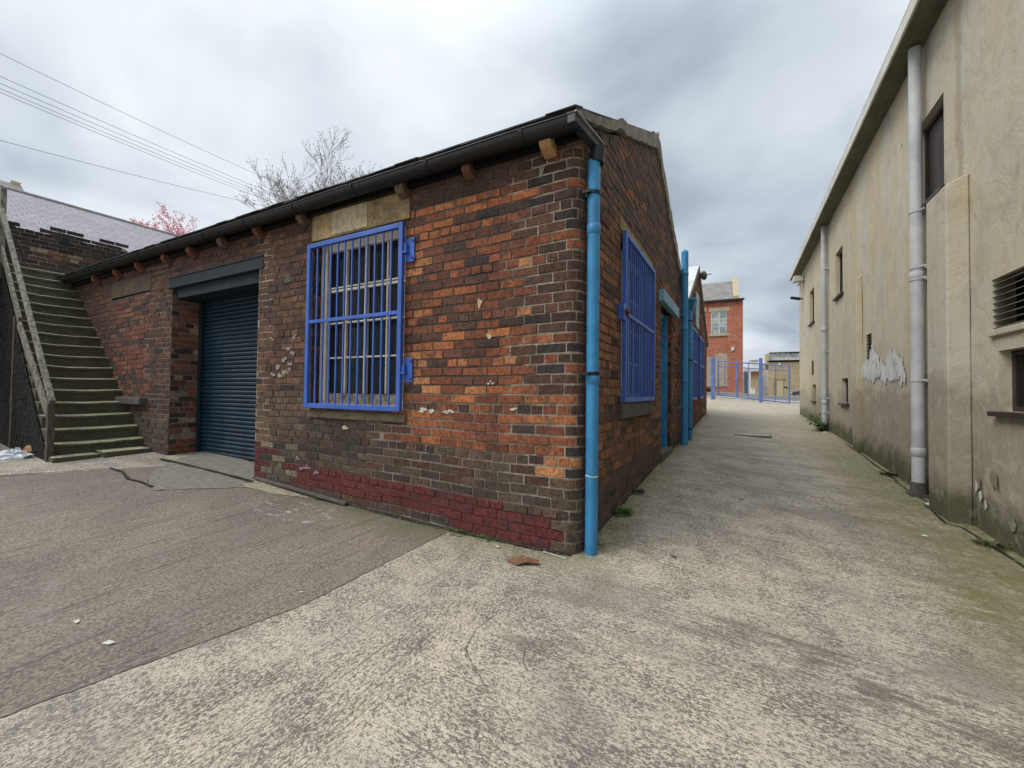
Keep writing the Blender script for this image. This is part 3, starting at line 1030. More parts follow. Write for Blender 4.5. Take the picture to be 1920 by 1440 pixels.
# roof -----------------------------------------------------------
def roof_slab(mb, x0, x1, y0, z0, y1, z1, th, sk0=0.0):
    n = Vector((0, -(z1 - z0), (y1 - y0))).normalized() * th
    q = [(x0, y0, z0), (x1, y0 + sk0, z0), (x1, y1 + sk0, z1), (x0, y1, z1)]
    q2 = [(a, b + n.y, c + n.z) for a, b, c in q]
    if (z1 > z0) == (y1 > y0):
        pass
    mb.hexa(q + q2)


rf = MB()
EY, EZ = -0.17, 3.308
TILT = 0.0045
RY_, RZ_ = 2.90, 4.86
# left end of the eave follows the skewed front wall
q = [FW(10.4, EZ + TILT * 10.4, -EY), Vector((0.02, EY, EZ)), Vector((0.02, RY_, RZ_)), Vector((-10.4, RY_, RZ_))]
nn = Vector((0, -(RZ_ - EZ), RY_ - EY)).normalized() * 0.03
rf.hexa([tuple(p) for p in q] + [tuple(p + nn) for p in q])
roof_slab(rf, 0.02, -10.4, 2.90, 4.86, 6.15, 3.18, 0.03)
rng = random.Random(5)
u = -0.02
while u < 10.4:
    wdt = rng.uniform(0.20, 0.27)
    dr = rng.uniform(-0.010, 0.012)
    lift = rng.uniform(0.021, 0.026) + TILT * u
    a0, a1 = u + 0.003, u + wdt - 0.003
    d0, z0 = -EY + 0.03 + dr, EZ + lift - 0.016
    d1, z1 = -EY - 0.14, EZ + 0.165 * 0.525 + lift - 0.006
    rf.hexa([FW(a0, z0, d0), FW(a1, z0 + rng.uniform(-.006, .006), d0 + rng.uniform(-.01, .01)), FW(a1, z1, d1), FW(a0, z1, d1),
             FW(a0, z0 + 0.012, d0), FW(a1, z0 + 0.012, d0), FW(a1, z1 + 0.012, d1), FW(a0, z1 + 0.012, d1)])
    u += wdt
# ridge tiles
for i in range(22):
    x0 = 0.02 - i * 0.47
    rf.tube([(x0 - 0.03, 2.90, 4.865), (x0 - 0.485, 2.90, 4.865)], 0.07, 10)
# fascia board under the slates
roof = rf.obj('roof', MAT['slate'], shop)
fb = MB()
fb.pbox(FW, 10.35, -0.02, 3.19, 3.275, 0.006, 0.05)
fb.obj('fascia', MAT['black_plastic'], shop)

# verge mortar on the gable, lumpy
vg = MB()
rng = random.Random(8)
n = 34
vs, fs = [], []
for i in range(n + 1):
    s = -0.19 + (2.98 + 0.19) * i / n
    zt = 3.395 + 0.512 * s + rng.uniform(-0.008, 0.008) + (0.045 * math.exp(-((s - 1.02) / 0.16) ** 2)) + (0.04 if i == n else 0)
    th = 0.055 + 0.045 * max(0, s)
    zb = zt - th + rng.uniform(-0.008, 0.008)
    pr = 0.032 + rng.uniform(-0.003, 0.003)
    vs += [(-0.05, s, zb), (pr, s, zb), (pr + 0.008, s, zt), (-0.05, s, zt + 0.012)]
for i in range(n):
    for k in range(4):
        fs.append((i * 4 + k, i * 4 + (k + 1) % 4, i * 4 + 4 + (k + 1) % 4, i * 4 + 4 + k))
fs += [(0, 1, 2, 3), (n * 4 + 3, n * 4 + 2, n * 4 + 1, n * 4)]
vg.add(vs, fs)
vs, fs = [], []
n = 30
for i in range(n + 1):
    s = 2.95 + 3.25 * i / n
    zt = 4.92 - 0.53 * (s - 2.9) + rng.uniform(-0.012, 0.02)
    zb = zt - 0.17 + rng.uniform(-0.01, 0.01)
    pr = 0.03 + rng.uniform(-0.006, 0.01)
    vs += [(-0.05, s, zb), (pr, s, zb), (pr + 0.008, s, zt), (-0.05, s, zt + 0.012)]
for i in range(n):
    for k in range(4):
        fs.append((i * 4 + k, i * 4 + (k + 1) % 4, i * 4 + 4 + (k + 1) % 4, i * 4 + 4 + k))
fs += [(0, 1, 2, 3), (n * 4 + 3, n * 4 + 2, n * 4 + 1, n * 4)]
vg.add(vs, fs)
vg.obj('verge', MAT['lime'], shop)

# gutter ---------------------------------------------------------
gt = MB()
GC_D, GC_Z, GR = 0.145, 3.262, 0.074
GV = lambda x: 0.086 - 0.003 * x  # black profile deepened: the shade below the gutter is built into its shape
us = lin(10.42, -0.03, 60)
prof = [(math.pi + math.pi * k / 10) for k in range(11)]
vs, fs = [], []
for i, uu in enumerate(us):
    sag = 0.006 * math.sin(uu * 1.1) + 0.003 * math.sin(uu * 3.1) + TILT * uu
    for a in prof:
        vs.append(FW(uu, GC_Z + sag + GV(uu) * math.sin(a), GC_D + GR * math.cos(a)))
m = len(prof)
for i in range(len(us) - 1):
    for k in range(m - 1):
        fs.append((i * m + k, i * m + k + 1, (i + 1) * m + k + 1, (i + 1) * m + k))
gt.add(vs, fs, smooth=True)
gt.tube([FW(x, GC_Z + 0.006 * math.sin(x * 1.1) + 0.003 * math.sin(x * 3.1) + TILT * x, GC_D + GR) for x in us], 0.007, 6)
gt.add([FW(-0.03, GC_Z, GC_D)] + [FW(-0.03, GC_Z + 0.1 * math.sin(a), GC_D + GR * math.cos(a)) for a in prof], [(0, k + 1, k + 2) for k in range(m - 1)])
gut = gt.obj('gutter', MAT['black_plastic'], shop)
uu = 0.42
while uu < 10.3:
    g = MB()
    sag = 0.006 * math.sin(uu * 1.1) + 0.003 * math.sin(uu * 3.1) + TILT * uu
    v2 = []
    for x in (uu - 0.014, uu + 0.014):
        for r_ in (GR + 0.001, GR + 0.009):
            for a in prof:
                v2.append(FW(x, GC_Z + sag + 0.004 + (r_ - GR + GV(uu)) * math.sin(a), GC_D + r_ * math.cos(a)))
    f2 = []
    for k in range(m - 1):
        f2.append((m + k, m + k + 1, 3 * m + k + 1, 3 * m + k))
        f2.append((k, k + 1, m + k + 1, m + k))
        f2.append((2 * m + k, 2 * m + k + 1, 3 * m + k + 1, 3 * m + k))
    g.add(v2, f2)
    g.obj('gutter_bracket', MAT['black_plastic'], gut)
    uu += 0.93
# short return round the corner, falling to the downpipe
rt = MB()
rt.hexa([(-0.03, -0.222, 3.195), (0.035, -0.222, 3.195), (0.115, 0.185, 3.150), (0.045, 0.185, 3.150),
         (-0.03, -0.222, 3.262), (0.035, -0.222, 3.262), (0.115, 0.185, 3.212), (0.045, 0.185, 3.212)])
rt.obj('gutter_return', mm('dark_lead', m_paint((0.028, 0.029, 0.031), 0.5, (0.09, 0.09, 0.085), 0.4, 12)), shop, bevel=0.006)
rt = MB()
rt.bar((0.036, -0.225, 3.268), (0.118, 0.187, 3.217), 0.016, 0.012)
rt.obj('gutter_return_lip', MAT['lead_grey'], shop)
ob = MB()
ob.tube([(0.088, 0.125, 3.16), (0.084, 0.118, 3.10), (0.078, 0.112, 3.04)], 0.060, 14)
ob.obj('gutter_outlet', MAT['black_plastic'], shop)


def downpipe(name, x, y, z0, z1, r, mat, brackets, joints, parent, bmat, wallx=0.0, label=None, lean=0.0, side=1):
    mb = MB()
    pts = [(x + lean * (z - z0), y, z) for z in lin(z0, z1, 8)]
    mb.tube(pts, r, 20)
    for jz in joints:
        xx = x + lean * (jz - z0)
        mb.tube([(xx, y, jz - 0.04), (xx, y, jz - 0.035), (xx, y, jz + 0.035), (xx, y, jz + 0.04)], [r, r + 0.005, r + 0.005, r], 20)
    o = mb.obj(name, mat, parent)
    if label:
        o['label'] = label
    for bz in brackets:
        xx = x + lean * (bz - z0)
        b = MB()
        b.tube([(xx, y, bz - 0.014), (xx, y, bz + 0.014)], r + 0.006, 20)
        b.box(min(xx, wallx), max(xx, wallx), y - r * 0.5, y + r * 0.5, bz - 0.02, bz + 0.02)
        b.box(min(xx, wallx), max(xx, wallx), y - r - 0.035, y - r - 0.015, bz - 0.012, bz + 0.012)
        b.obj('bracket', bmat, o)
    return o


p1 = downpipe('downpipe', 0.064, 0.105, gh(0.06, 0.1) - 0.02, 3.06, 0.048, MAT['sky_blue_paint'], [2.80, 1.40], [2.52, 1.36], shop, MAT['black_plastic'], label='sky blue downpipe standing at the rounded corner')
# worn white rings where the pipe lengths meet
for zz in (2.545, 0.62):
    rg = MB()
    vs, fs = [], []
    rr = random.Random(int(zz * 100))
    for k in range(25):
        a = 2 * math.pi * k / 24
        wv = rr.uniform(0.002, 0.008)
        for dz_ in (-wv, wv):
            vs.append((0.064 + 0.0488 * math.cos(a), 0.105 + 0.0488 * math.sin(a), zz + dz_ + 0.003 * math.sin(a * 2)))
    for k in range(24):
        fs.append((k * 2, k * 2 + 2, k * 2 + 3, k * 2 + 1))
    rg.add(vs, fs)
    rg.obj('worn_ring', MAT['white_paint'], p1)

mm('brown_corbel', mk_plain((0.16, 0.11, 0.075), (0.11, 0.075, 0.055), 8, 0.9, 0.006, 0.6))
# corbels ---------------------------------------------------------
for i, (uu, mt) in enumerate(((0.25, 'corbel_buff'), (1.0, 'corbel_stone'), (1.76, 'brown_corbel'), (3.24, 'brown_corbel'), (4.08, 'corbel_stone'), (4.87, 'brown_corbel'),
                              (5.66, 'corbel_stone'), (6.40, 'corbel_stone'), (7.28, 'corbel_stone'), (8.1, 'corbel_stone'), (9.0, 'corbel_stone'))):
    mb = MB()
    jj = random.Random(i)
    W = 0.045 + jj.uniform(-0.006, 0.006)
    pr = [(-0.02, 3.115), (0.03, 3.105), (0.085, 3.13), (0.115, 3.165), (0.12, 3.235), (-0.02, 3.245)]
    pr = [(a + jj.uniform(-.006, .006) + (0.03 if i == 0 else 0) * (a > 0.05), b + jj.uniform(-.006, .006)) for a, b in pr]
    vs = [FW(uu - W, b, a) for a, b in pr] + [FW(uu + W, b, a) for a, b in pr]
    k = len(pr)
    mb.add(vs, [tuple(range(k)), tuple(range(2 * k - 1, k - 1, -1))] + [(j, j + k, (j + 1) % k + k, (j + 1) % k) for j in range(k)])
    mb.obj('corbel', MAT[mt], shop, bevel=0.010)

# front window -----------------------------------------------------
st = MB()
st.pbox(FW, 3.13, 1.71, 2.915, 3.275, -0.15, 0.008)
st.pbox(FW, 3.13, 2.80, 2.915, 3.27, 0.008, 0.014)
lt = st.obj('lintel', MAT['stone'], shop, bevel=0.008)
st = MB()
st.pbox(FW, 2.80, 2.27, 2.93, 3.20, 0.008, 0.016)
st.obj('clean_stone_patch', MAT['pale_stone'], lt, bevel=0.004)
st = MB()
st.pbox(FW, 3.14, 1.71, 0.945, 1.028, -0.16, 0.022)
st.obj('window_sill', mm('brown_stone', mk_plain((0.115, 0.085, 0.055), (0.15, 0.12, 0.075), 7.0, 0.95, 0.008, 0.7, dirt=(0.05, 0.04, 0.03), dirtf=0.8)), shop, bevel=0.010)
win = MB()
WD = -0.13
def wbar(mb, u0, u1, z0, z1, d0=WD - 0.03, d1=WD + 0.02):
    mb.pbox(FW, u1, u0, z0, z1, d0, d1)
wbar(win, 2.99, 3.09, 1.04, 2.90, WD - 0.05, WD + 0.045)
wbar(win, 1.77, 1.84, 1.04, 2.90, WD - 0.05, WD + 0.045)
wbar(win, 1.84, 2.99, 2.80, 2.90, WD - 0.05, WD + 0.03)
wbar(win, 1.84, 2.99, 1.04, 1.10, WD - 0.05, WD + 0.045)
wbar(win, 2.385, 2.425, 1.22, 2.80)
wbar(win, 2.70, 2.718, 1.22, 2.80)
wbar(win, 2.09, 2.108, 1.22, 2.80)
wbar(win, 1.84, 2.99, 2.345, 2.372); wbar(win, 1.84, 2.99, 2.385, 2.402)
wbar(win, 1.84, 2.99, 1.985, 2.005)
wbar(win, 1.84, 2.99, 1.60, 1.618)
wo_ = win.obj('window', MAT['flaking_cream'], shop, bevel=0.004)
g = MB()
g.pbox(FW, 2.99, 1.84, 1.22, 2.80, WD - 0.020, WD - 0.012)
g.obj('pane', MAT['glass'], wo_)
g = MB(); g.pbox(FW, 2.99, 1.84, 1.10, 1.215, WD - 0.05, WD + 0.018)
g.obj('bottom_rail', mm('rotten_rail', mk_plain((0.34, 0.29, 0.21), (0.10, 0.08, 0.055), 14, 0.9, 0.006, 0.8, dirt=(0.06, 0.05, 0.035), dirtf=0.8)), wo_)


def grille(P, u0, u1, z0, z1, zm, nb, d0, d1, parent, mat, hinges, hside, barw=0.016, name='window_grille'):
    """hinged security grille of box section and flat bars"""
    fr = MB()
    fw = 0.05
    fr.pbox(P, u0, u0 + fw, z0, z1, d0, d1)
    fr.pbox(P, u1 - fw, u1, z0, z1, d0, d1)
    fr.pbox(P, u0 + fw, u1 - fw, z1 - fw, z1, d0, d1)
    fr.pbox(P, u0 + fw, u1 - fw, z0, z0 + fw, d0, d1)
    o = fr.obj(name, mat, parent, bevel=0.004)
    mr = MB()
    mr.pbox(P, u0 + fw, u1 - fw, zm - 0.018, zm + 0.018, d0 + 0.012, d1 - 0.004)
    mr.obj('mid_rail', mat, o, bevel=0.003)
    inner = u1 - u0 - 2 * fw
    for k in range(nb):
        uc = u0 + fw + inner * (k + 1) / (nb + 1)
        b = MB()
        dm_ = (d0 + d1) / 2
        b.pbox(P, uc - barw / 2, uc + barw / 2, z0 + fw - 0.004, z1 - fw + 0.004, dm_ - 0.008, dm_ + 0.006)
        b.obj('bar', mat, o)
    for hz_ in hinges:
        h = MB()
        if hside < 0:
            a, b_ = u0 - 0.105, u0 + 0.0
            cu = u0 - 0.018
        else:
            a, b_ = u1 - 0.0, u1 + 0.105
            cu = u1 + 0.018
        h.pbox(P, a, b_, hz_ - 0.115, hz_ + 0.115, 0.006, 0.016)
        for sx in (0.8, 0.25):
            for sz in (-0.085, 0.085):
                c = a + (b_ - a) * (0.16 if hside < 0 else 0.84)
                h.tube([P(c, hz_ + sz, 0.014), P(c, hz_ + sz, 0.026)], 0.010, 8)
        h.pbox(P, cu - 0.030, cu + 0.030, hz_ - 0.035, hz_ - 0.022, 0.014, d1 - 0.002)
        h.tube([P(cu, hz_ - 0.022, d1 - 0.032), P(cu, hz_ + 0.055, d1 - 0.032)], 0.020, 10)
        h.obj('hinge', mat, o)
    return o


g1 = grille(FW, 1.74, 3.14, 1.055, 2.865, 2.0, 11, 0.025, 0.065, shop, MAT['royal_blue_paint'], [2.60, 1.45], -1)
g1['label'] = 'royal blue barred grille hinged over the front window'

# alley window ------------------------------------------------------
ws = MB()
def gb_(mb, s0, s1, z0, z1, d0=-0.16, d1=-0.10):
    mb.pbox(GW, s0, s1, z0, z1, d0, d1)
gb_(ws, 1.17, 1.25, 1.15, 2.85); gb_(ws, 2.53, 2.61, 1.15, 2.85); gb_(ws, 1.25, 2.53, 2.77, 2.85); gb_(ws, 1.25, 2.53, 1.15, 1.25)
for s in (1.57, 1.89, 2.21):
    gb_(ws, s - 0.014, s + 0.014, 1.25, 2.77)
for z in (1.62, 2.0, 2.38):
    gb_(ws, 1.25, 2.53, z - 0.012, z + 0.012, -0.155, -0.108)
w2_ = ws.obj('window', MAT['blue_grey_frame'], shop, bevel=0.003)
g = MB(); g.pbox(GW, 1.25, 2.53, 1.25, 2.77, -0.135, -0.130)
g.obj('pane', MAT['glass'], w2_)
g2 = grille(GW, 1.13, 2.66, 1.165, 2.895, 2.06, 13, 0.018, 0.058, shop, MAT['royal_blue_paint'], [], -1)
g2['label'] = 'royal blue barred grille over the alley window'
lk = MB()
lk.box(0.06, 0.075, 1.10, 1.19, 2.03, 2.09)
lk.tube([(0.07, 1.09, 2.06), (0.085, 1.14, 2.07)], 0.022, 8)
lk.obj('rusty_hasp', MAT['rust'], g2)
lk = MB()
lk.box(0.004, 0.06, 1.03, 1.12, 1.98, 2.14)
lk.obj('hinge', MAT['royal_blue_paint'], g2)
st = MB()
st.pbox(GW, 1.08, 2.64, 1.00, 1.150, -0.21, 0.045)
st.obj('window_sill', MAT['dark_stone'], shop, bevel=0.008)
st = MB()
st.pbox(GW, 1.08, 2.72, 2.90, 3.02, 0.002, 0.012)
st.obj('lintel', mm('lichen_stone', mk_plain((0.36, 0.29, 0.10), (0.20, 0.16, 0.08), 9.0, 0.95, 0.010, 0.8, dirt=(0.07, 0.06, 0.045), dirtf=0.85)), shop, bevel=0.004)

# alley door ---------------------------------------------------------
dr = MB()
for k in range(6):
    dr.pbox(GW, 3.52 + k * 0.13, 3.52 + (k + 1) * 0.13 - 0.006, 0.36, 2.52, -0.20, -0.165)
door = dr.obj('door', MAT['teal_paint'], shop, bevel=0.003)
fr = MB()
fr.pbox(GW, 3.425, 3.52, 0.30, 2.60, -0.24, -0.10)
fr.pbox(GW, 4.30, 4.395, 0.30, 2.60, -0.24, -0.06)
fr.pbox(GW, 3.52, 4.30, 2.52, 2.60, -0.24, -0.10)
fr.obj('door_frame', MAT['sky_blue_paint'], door, bevel=0.003)
h = MB(); h.tube([GW(3.60, 1.30, -0.16), GW(3.60, 1.30, -0.12), GW(3.70, 1.30, -0.12)], 0.010, 8)
h.obj('handle', MAT['steel'], door)
st = MB(); st.pbox(GW, 3.36, 4.46, 0.05, 0.36, -0.3, 0.03)
st.obj('door_step', MAT['dark_stone'], shop, bevel=0.01)
bm_ = MB()
bm_.pbox(GW, 3.18, 4.72, 2.60, 2.77, 0.004, 0.085)
bm_.obj('door_lintel', MAT['pale_teal_paint'], shop, bevel=0.006)

# roller shutter -----------------------------------------------------
SD = -0.40
sh = MB()
vs, fs = [], []
z = 0.06
pitch = 0.062
rows = []
while z < 2.86:
    rows += [(z, SD), (z + 0.012, SD + 0.014), (z + 0.036, SD + 0.016), (z + 0.052, SD + 0.004), (z + 0.056, SD - 0.010)]
    z += pitch
for (zz, d) in rows:
    vs += [FW(6.36, zz, d), FW(5.2, zz, d + 0.002), FW(4.05, zz, d)]
for i in range(len(rows) - 1):
    for k in range(2):
        fs.append((i * 3 + k, i * 3 + k + 1, i * 3 + 4 + k, i * 3 + 3 + k))
sh.add(vs, fs)
sh.pbox(FW, 6.36, 4.05, 0.02, 0.075, SD - 0.02, SD + 0.022)
sho = sh.obj('roller_shutter', MAT['navy_slats'], shop)
for (a, b) in ((6.33, 6.25), (4.20, 4.10)):
    gd = MB()
    gd.pbox(FW, a, b, 0.1, 2.78, SD + 0.02, SD + 0.05)
    gd.obj('guide_rail', MAT['navy_beam'], sho)
hb = MB()
hb.pbox(FW, 6.44, 4.06, 2.745, 2.765, -0.10, 0.014)
hb.pbox(FW, 6.44, 4.06, 2.765, 2.895, -0.03, 0.004)
hb.pbox(FW, 6.44, 4.06, 2.895, 2.915, -0.10, 0.014)
hb.pbox(FW, 6.36, 4.10, 2.60, 2.90, SD + 0.06, -0.05)
hb.obj('shutter_beam', MAT['navy_beam'], shop, bevel=0.003)
st = MB()
st.pbox(FW, 8.49, 7.03, 2.795, 3.065, -0.1, 0.006)
st.obj('lintel', mm('soot_stone', mk_plain((0.110, 0.078, 0.050), (0.075, 0.056, 0.040), 4, 0.95, 0.008, 0.6)), shop, bevel=0.006)
st = MB()
st.pbox(FW, 7.95, 7.04, 0.985, 1.10, -0.1, 0.10)
st.obj('window_sill', MAT['dark_stone'], shop, bevel=0.015)
# round patched spot and air brick by the window
ab = MB()
ab.pbox(FW, 3.62, 3.50, 2.50, 2.60, -0.004, 0.010)
ab.obj('air_brick', MAT['dark_stone'], shop, bevel=0.008)
# metal plinth strip running along the foot of the wall
pl = MB()
pl.bar(FW(4.05, 0.175, 0.03), FW(2.45, 0.09, 0.045), 0.05, 0.03)
pl.obj('plinth_strip', MAT['dark_stone'], shop, bevel=0.008)

# ================================================================ second gabled workshop
shop2 = thing('brick_workshop', 'second, farther gabled brick workshop with pale roof and two barred windows', 'building', (0, 6.4, 0))


def top2(t):
    return (3.12 + 0.585 * (t - 6.3)) if t < 8.88 else (4.63 - 0.56 * (t - 8.88))


def col2(t, z, rng):
    r = rng.random()
    if r < 0.14: return pick(rng, ORANGE[:2])
    if z < 0.9: return pick(rng, SOOT + DARK[:1] + RED[:1])
    return pick(rng, RED + DARK + [(0.09, 0.06, 0.05)])


O2 = [(7.25, 8.25, 1.16, 2.80), (9.05, 10.15, 1.18, 2.80), (8.4, 9.15, 3.02, 3.95)]
mb2 = brickwork(lambda t, z, d: GW(t, z, d), 6.36, 11.95, 0.0, 4.75, col2, lambda t, z, r: (0.10, 0.085, 0.07), O2, top2, seed=21, mstep=0.12)
brickwork(lambda t, z, d: Vector((-t, 11.95 + d, z)), 0.0, 2.0, 0.2, 3.0, col2, lambda t, z, r: (0.10, 0.085, 0.07), seed=22, mb=mb2, mstep=0.3)
mb2.obj('wall', [MAT['brick'], MAT['mortar']], shop2)
c2_ = MB()
for (a, b, z0, z1) in ((6.36, 7.24, 0, 3.1), (8.26, 9.04, 0, 3.0), (10.16, 11.9, 0, 2.9), (7.24, 10.16, 0, 1.15), (7.24, 10.16, 2.81, 3.0)):
    c2_.pbox(GW, a, b, z0, z1, -0.22, -0.02)
c2_.obj('inner_wall', MAT['dark_void'], shop2)
r2 = MB()
roof_slab(r2, 0.04, -10.4, 6.2, 3.12, 8.88, 4.70, 0.04)
r2.obj('roof', MAT['white_sheet'], shop2)
r2 = MB()
roof_slab(r2, 0.04, -10.4, 8.88, 4.72, 12.1, 2.90, 0.04)
r2.obj('roof', MAT['slate'], shop2)
vv = MB()
for (a, za, b, zb) in ((6.3, 3.13, 8.9, 4.66), (8.86, 4.66, 12.05, 2.88)):
    vv.bar((0.02, a, za), (0.02, b, zb), 0.06, 0.10)
vv.obj('verge', MAT['lime'], shop2)
ga = grille(GW, 7.18, 8.32, 1.13, 2.84, 2.05, 9, 0.018, 0.058, shop2, MAT['royal_blue_paint'], [], -1)
ga['label'] = 'nearer barred grille of the second workshop'
gb2 = grille(GW, 8.98, 10.22, 1.15, 2.84, 2.05, 10, 0.018, 0.058, shop2, MAT['royal_blue_paint'], [], -1)
gb2['label'] = 'farther barred grille of the second workshop'
for (a, b, nm) in ((7.25, 8.25, 'window'), (9.05, 10.15, 'window')):
    q = MB()
    q.pbox(GW, a, a + 0.07, 1.17, 2.79, -0.14, -0.09); q.pbox(GW, b - 0.07, b, 1.17, 2.79, -0.14, -0.09)
    q.pbox(GW, a + 0.07, b - 0.07, 2.72, 2.79, -0.14, -0.09); q.pbox(GW, a + 0.07, b - 0.07, 1.17, 1.25, -0.14, -0.09)
    q.pbox(GW, (a + b) / 2 - 0.02, (a + b) / 2 + 0.02, 1.25, 2.72, -0.135, -0.095)
    wq = q.obj(nm, MAT['blue_grey_frame'], shop2)
    q = MB(); q.pbox(GW, a + 0.07, b - 0.07, 1.25, 2.72, -0.12, -0.115)
    q.obj('pane', MAT['glass'], wq)
q = MB()
q.pbox(GW, 8.41, 9.14, 3.03, 3.94, -0.06, 0.015)
for z in (3.3, 3.6):
    q.pbox(GW, 8.43, 9.12, z, z + 0.02, 0.016, 0.024)
q.obj('boarded_window', MAT['pale_blue_board'], shop2, bevel=0.004)
# pipes between the two gables
a = hitx(1283, 828, 0.10)
pp = downpipe('vent_pipe', 0.10, a.y, gh(0.1, a.y) - 0.02, 3.97, 0.064, MAT['sky_blue_paint'], [2.75, 1.0], [3.55, 2.5, 1.5], shop, MAT['sky_blue_paint'], label='tall sky blue vent pipe rising above the valley between the gables')
q = MB(); q.tube([(0.10, a.y, 3.97), (0.10, a.y, 4.02)], [0.064, 0.02], 16)
q.obj('pipe_cap', MAT['sky_blue_paint'], pp)
b = hitx(1293, 818, 0.12)
pq = downpipe('downpipe', 0.12, b.y, gh(0.1, b.y) - 0.02, 3.10, 0.050, MAT['sky_blue_paint'], [2.75, 1.95, 0.55], [2.3], shop2, MAT['black_plastic'], label='blue downpipe with a hopper head beside the taller vent pipe')
q = MB()
q.hexa([(0.06, b.y - 0.06, 2.98), (0.18, b.y - 0.06, 2.98), (0.18, b.y + 0.06, 2.98), (0.06, b.y + 0.06, 2.98),
        (0.0, b.y - 0.13, 3.16), (0.24, b.y - 0.13, 3.16), (0.24, b.y + 0.13, 3.16), (0.0, b.y + 0.13, 3.16)])
q.box(-0.005, 0.245, b.y - 0.135, b.y + 0.135, 3.16, 3.20)
q.obj('hopper_head', MAT['teal_paint'], pq, bevel=0.005)
fl = at(1318, 517, 10.4)
q = MB()
q.tube([(0.0, fl.y + 0.1, fl.z - 0.05), (0.18, fl.y, fl.z - 0.02), tuple(fl)], 0.02, 8)
fx = Vector((0.72, 0.62, 0.25)).normalized()
q.tube([fl - fx * 0.02, fl + fx * 0.03], [0.09, 0.12], 16)
q.tube([fl, fl + fx * 0.26], 0.012, 6)
q.obj('satellite_dish', MAT['dark_stone'], shop2)


# paint splashed on the brickwork ------------------------------------
def blob(mb, P, t, z, r, d, rng, sx=1.0, sz=1.0, n=11):
    vs = [P(t, z, d)]
    for k in range(n):
        a = 2 * math.pi * k / n
        q = r * rng.uniform(0.45, 1.15)
        vs.append(P(t + math.cos(a) * q * sx, z + math.sin(a) * q * sz, d))
    mb.add(vs, [(0, k + 1, (k + 1) % n + 1) for k in range(n)])


rng = random.Random(12)
SPL = mm('pinkish_splash', mk_plain((0.34, 0.29, 0.27), (0.22, 0.17, 0.15), 30, 0.9, 0.003, 0.5))
for (u, z, r) in ((3.52, 1.72, .05), (3.44, 1.66, .045), (3.60, 1.60, .05), (3.48, 1.55, .04), (3.70, 1.52, .05), (3.58, 1.45, .05), (3.68, 1.42, .055), (3.80, 1.44, .04), (3.86, 1.20, .035),
                  (3.40, 1.86, .03), (3.84, 1.86, .03), (3.50, 1.47, .045), (3.30, 0.47, .03), (3.12, 0.40, .03), (3.22, 0.36, .035), (2.98, 0.35, .03)):
    sp = MB()
    for j in range(4):
        blob(sp, FW, u + rng.uniform(-.03, .03), z + rng.uniform(-.02, .02), r * rng.uniform(0.4, 0.8), 0.0065 + 0.0006 * j, rng, 1.1, 0.8)
    sp.obj('paint_splash', SPL, shop)
for (u, z, r) in ((1.50, 1.075, .045), (1.40, 1.07, .03), (1.25, 1.06, .04), (1.20, 1.07, .03), (0.56, 1.11, .03), (0.78, 1.33, .022)):
    sp = MB()
    for j in range(4):
        blob(sp, FW, u + rng.uniform(-.03, .03), z + rng.uniform(-.012, .014), r * rng.uniform(0.4, 0.8), 0.0065 + 0.0006 * j, rng, 1.2, 0.6)
    sp.obj('paint_splash', MAT['paper'], shop)
for (u, z, r, sx, sz) in ((0.90, 2.02, 0.038, 0.8, 1.2), (0.80, 1.73, 0.036, 1.0, 0.9), (2.55, 0.86, 0.045, 1.3, 0.6)):
    cb = MB()
    blob(cb, FW, u, z, r, 0.0068, rng, sx, sz)
    cb.obj('cement_patch', MAT['pale_stone'], shop)


def hplane(px, py, P0, nrm):
    d = ray(px, py)
    k = (Vector(P0) - CAMLOC).dot(nrm) / d.dot(nrm)
    return CAMLOC + d * k


def hitR(px, py):
    p = hplane(px, py, RO, RN)
    return (p - RO).dot(RD), p.z


# ================================================================ stone stair beside the workshop
NS = 17
stair = thing('stone_staircase', 'steep mossy stone steps climbing beside the workshop, with a wooden handrail', 'staircase', (-7.3, -0.7, 0.25))
for i in range(NS):
    rr = random.Random(40 + i)
    zt = 0.471 + 0.187 * i
    uu = 7.12 + 0.205 * i
    dd = 1.00 - 0.20 * i / NS
    n = 8
    vs, fs = [], []
    for k in range(n + 1):
        f_ = k / n
        d = 0.0 + dd * f_
        dip = -0.016 * math.sin(math.pi * f_) ** 1.5 + rr.uniform(-0.004, 0.004)
        sk = rr.uniform(-0.008, 0.008)
        z0 = zt - 0.19
        for (a, b) in ((uu + 0.022, z0), (uu + 0.018 + sk, zt - 0.06 + dip), (uu + sk, zt - 0.045 + dip), (uu + sk, zt - 0.014 + dip), (uu + 0.018 + sk, zt + dip), (uu + 0.30, zt + 0.004 + dip * 0.4), (uu + 0.30, z0)):
            vs.append(FW(a, b, d))
    for k in range(n):
        for j in range(6):
            fs.append((k * 7 + j, k * 7 + j + 1, k * 7 + 8 + j, k * 7 + 7 + j))
    fs.append(tuple(range(7))); fs.append(tuple(range(n * 7 + 6, n * 7 - 1, -1)))
    q = MB(); q.add(vs, fs)
    q.obj('step', MAT['steps'], stair)
q = MB()
rr = random.Random(77)
for (a, b, c, d, z) in ((6.80, 7.16, 0.02, 0.55, 0.335), (6.88, 7.16, 0.56, 1.02, 0.31)):
    q.pbox(FW, a, b, 0.1, z, c, d)
q.obj('foot_stone', MAT['steps'], stair, bevel=0.02)
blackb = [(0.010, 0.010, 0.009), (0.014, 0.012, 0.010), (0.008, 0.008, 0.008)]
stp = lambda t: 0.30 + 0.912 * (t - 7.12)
q = brickwork(lambda t, z, d: FW(t, z, 0.815 + d + (11 - t) * 0.055), 7.15, 11.2, 0.0, 3.9, lambda t, z, r: pick(r, blackb), lambda t, z, r: (0.016, 0.015, 0.013), top=stp, seed=31, mstep=0.15)
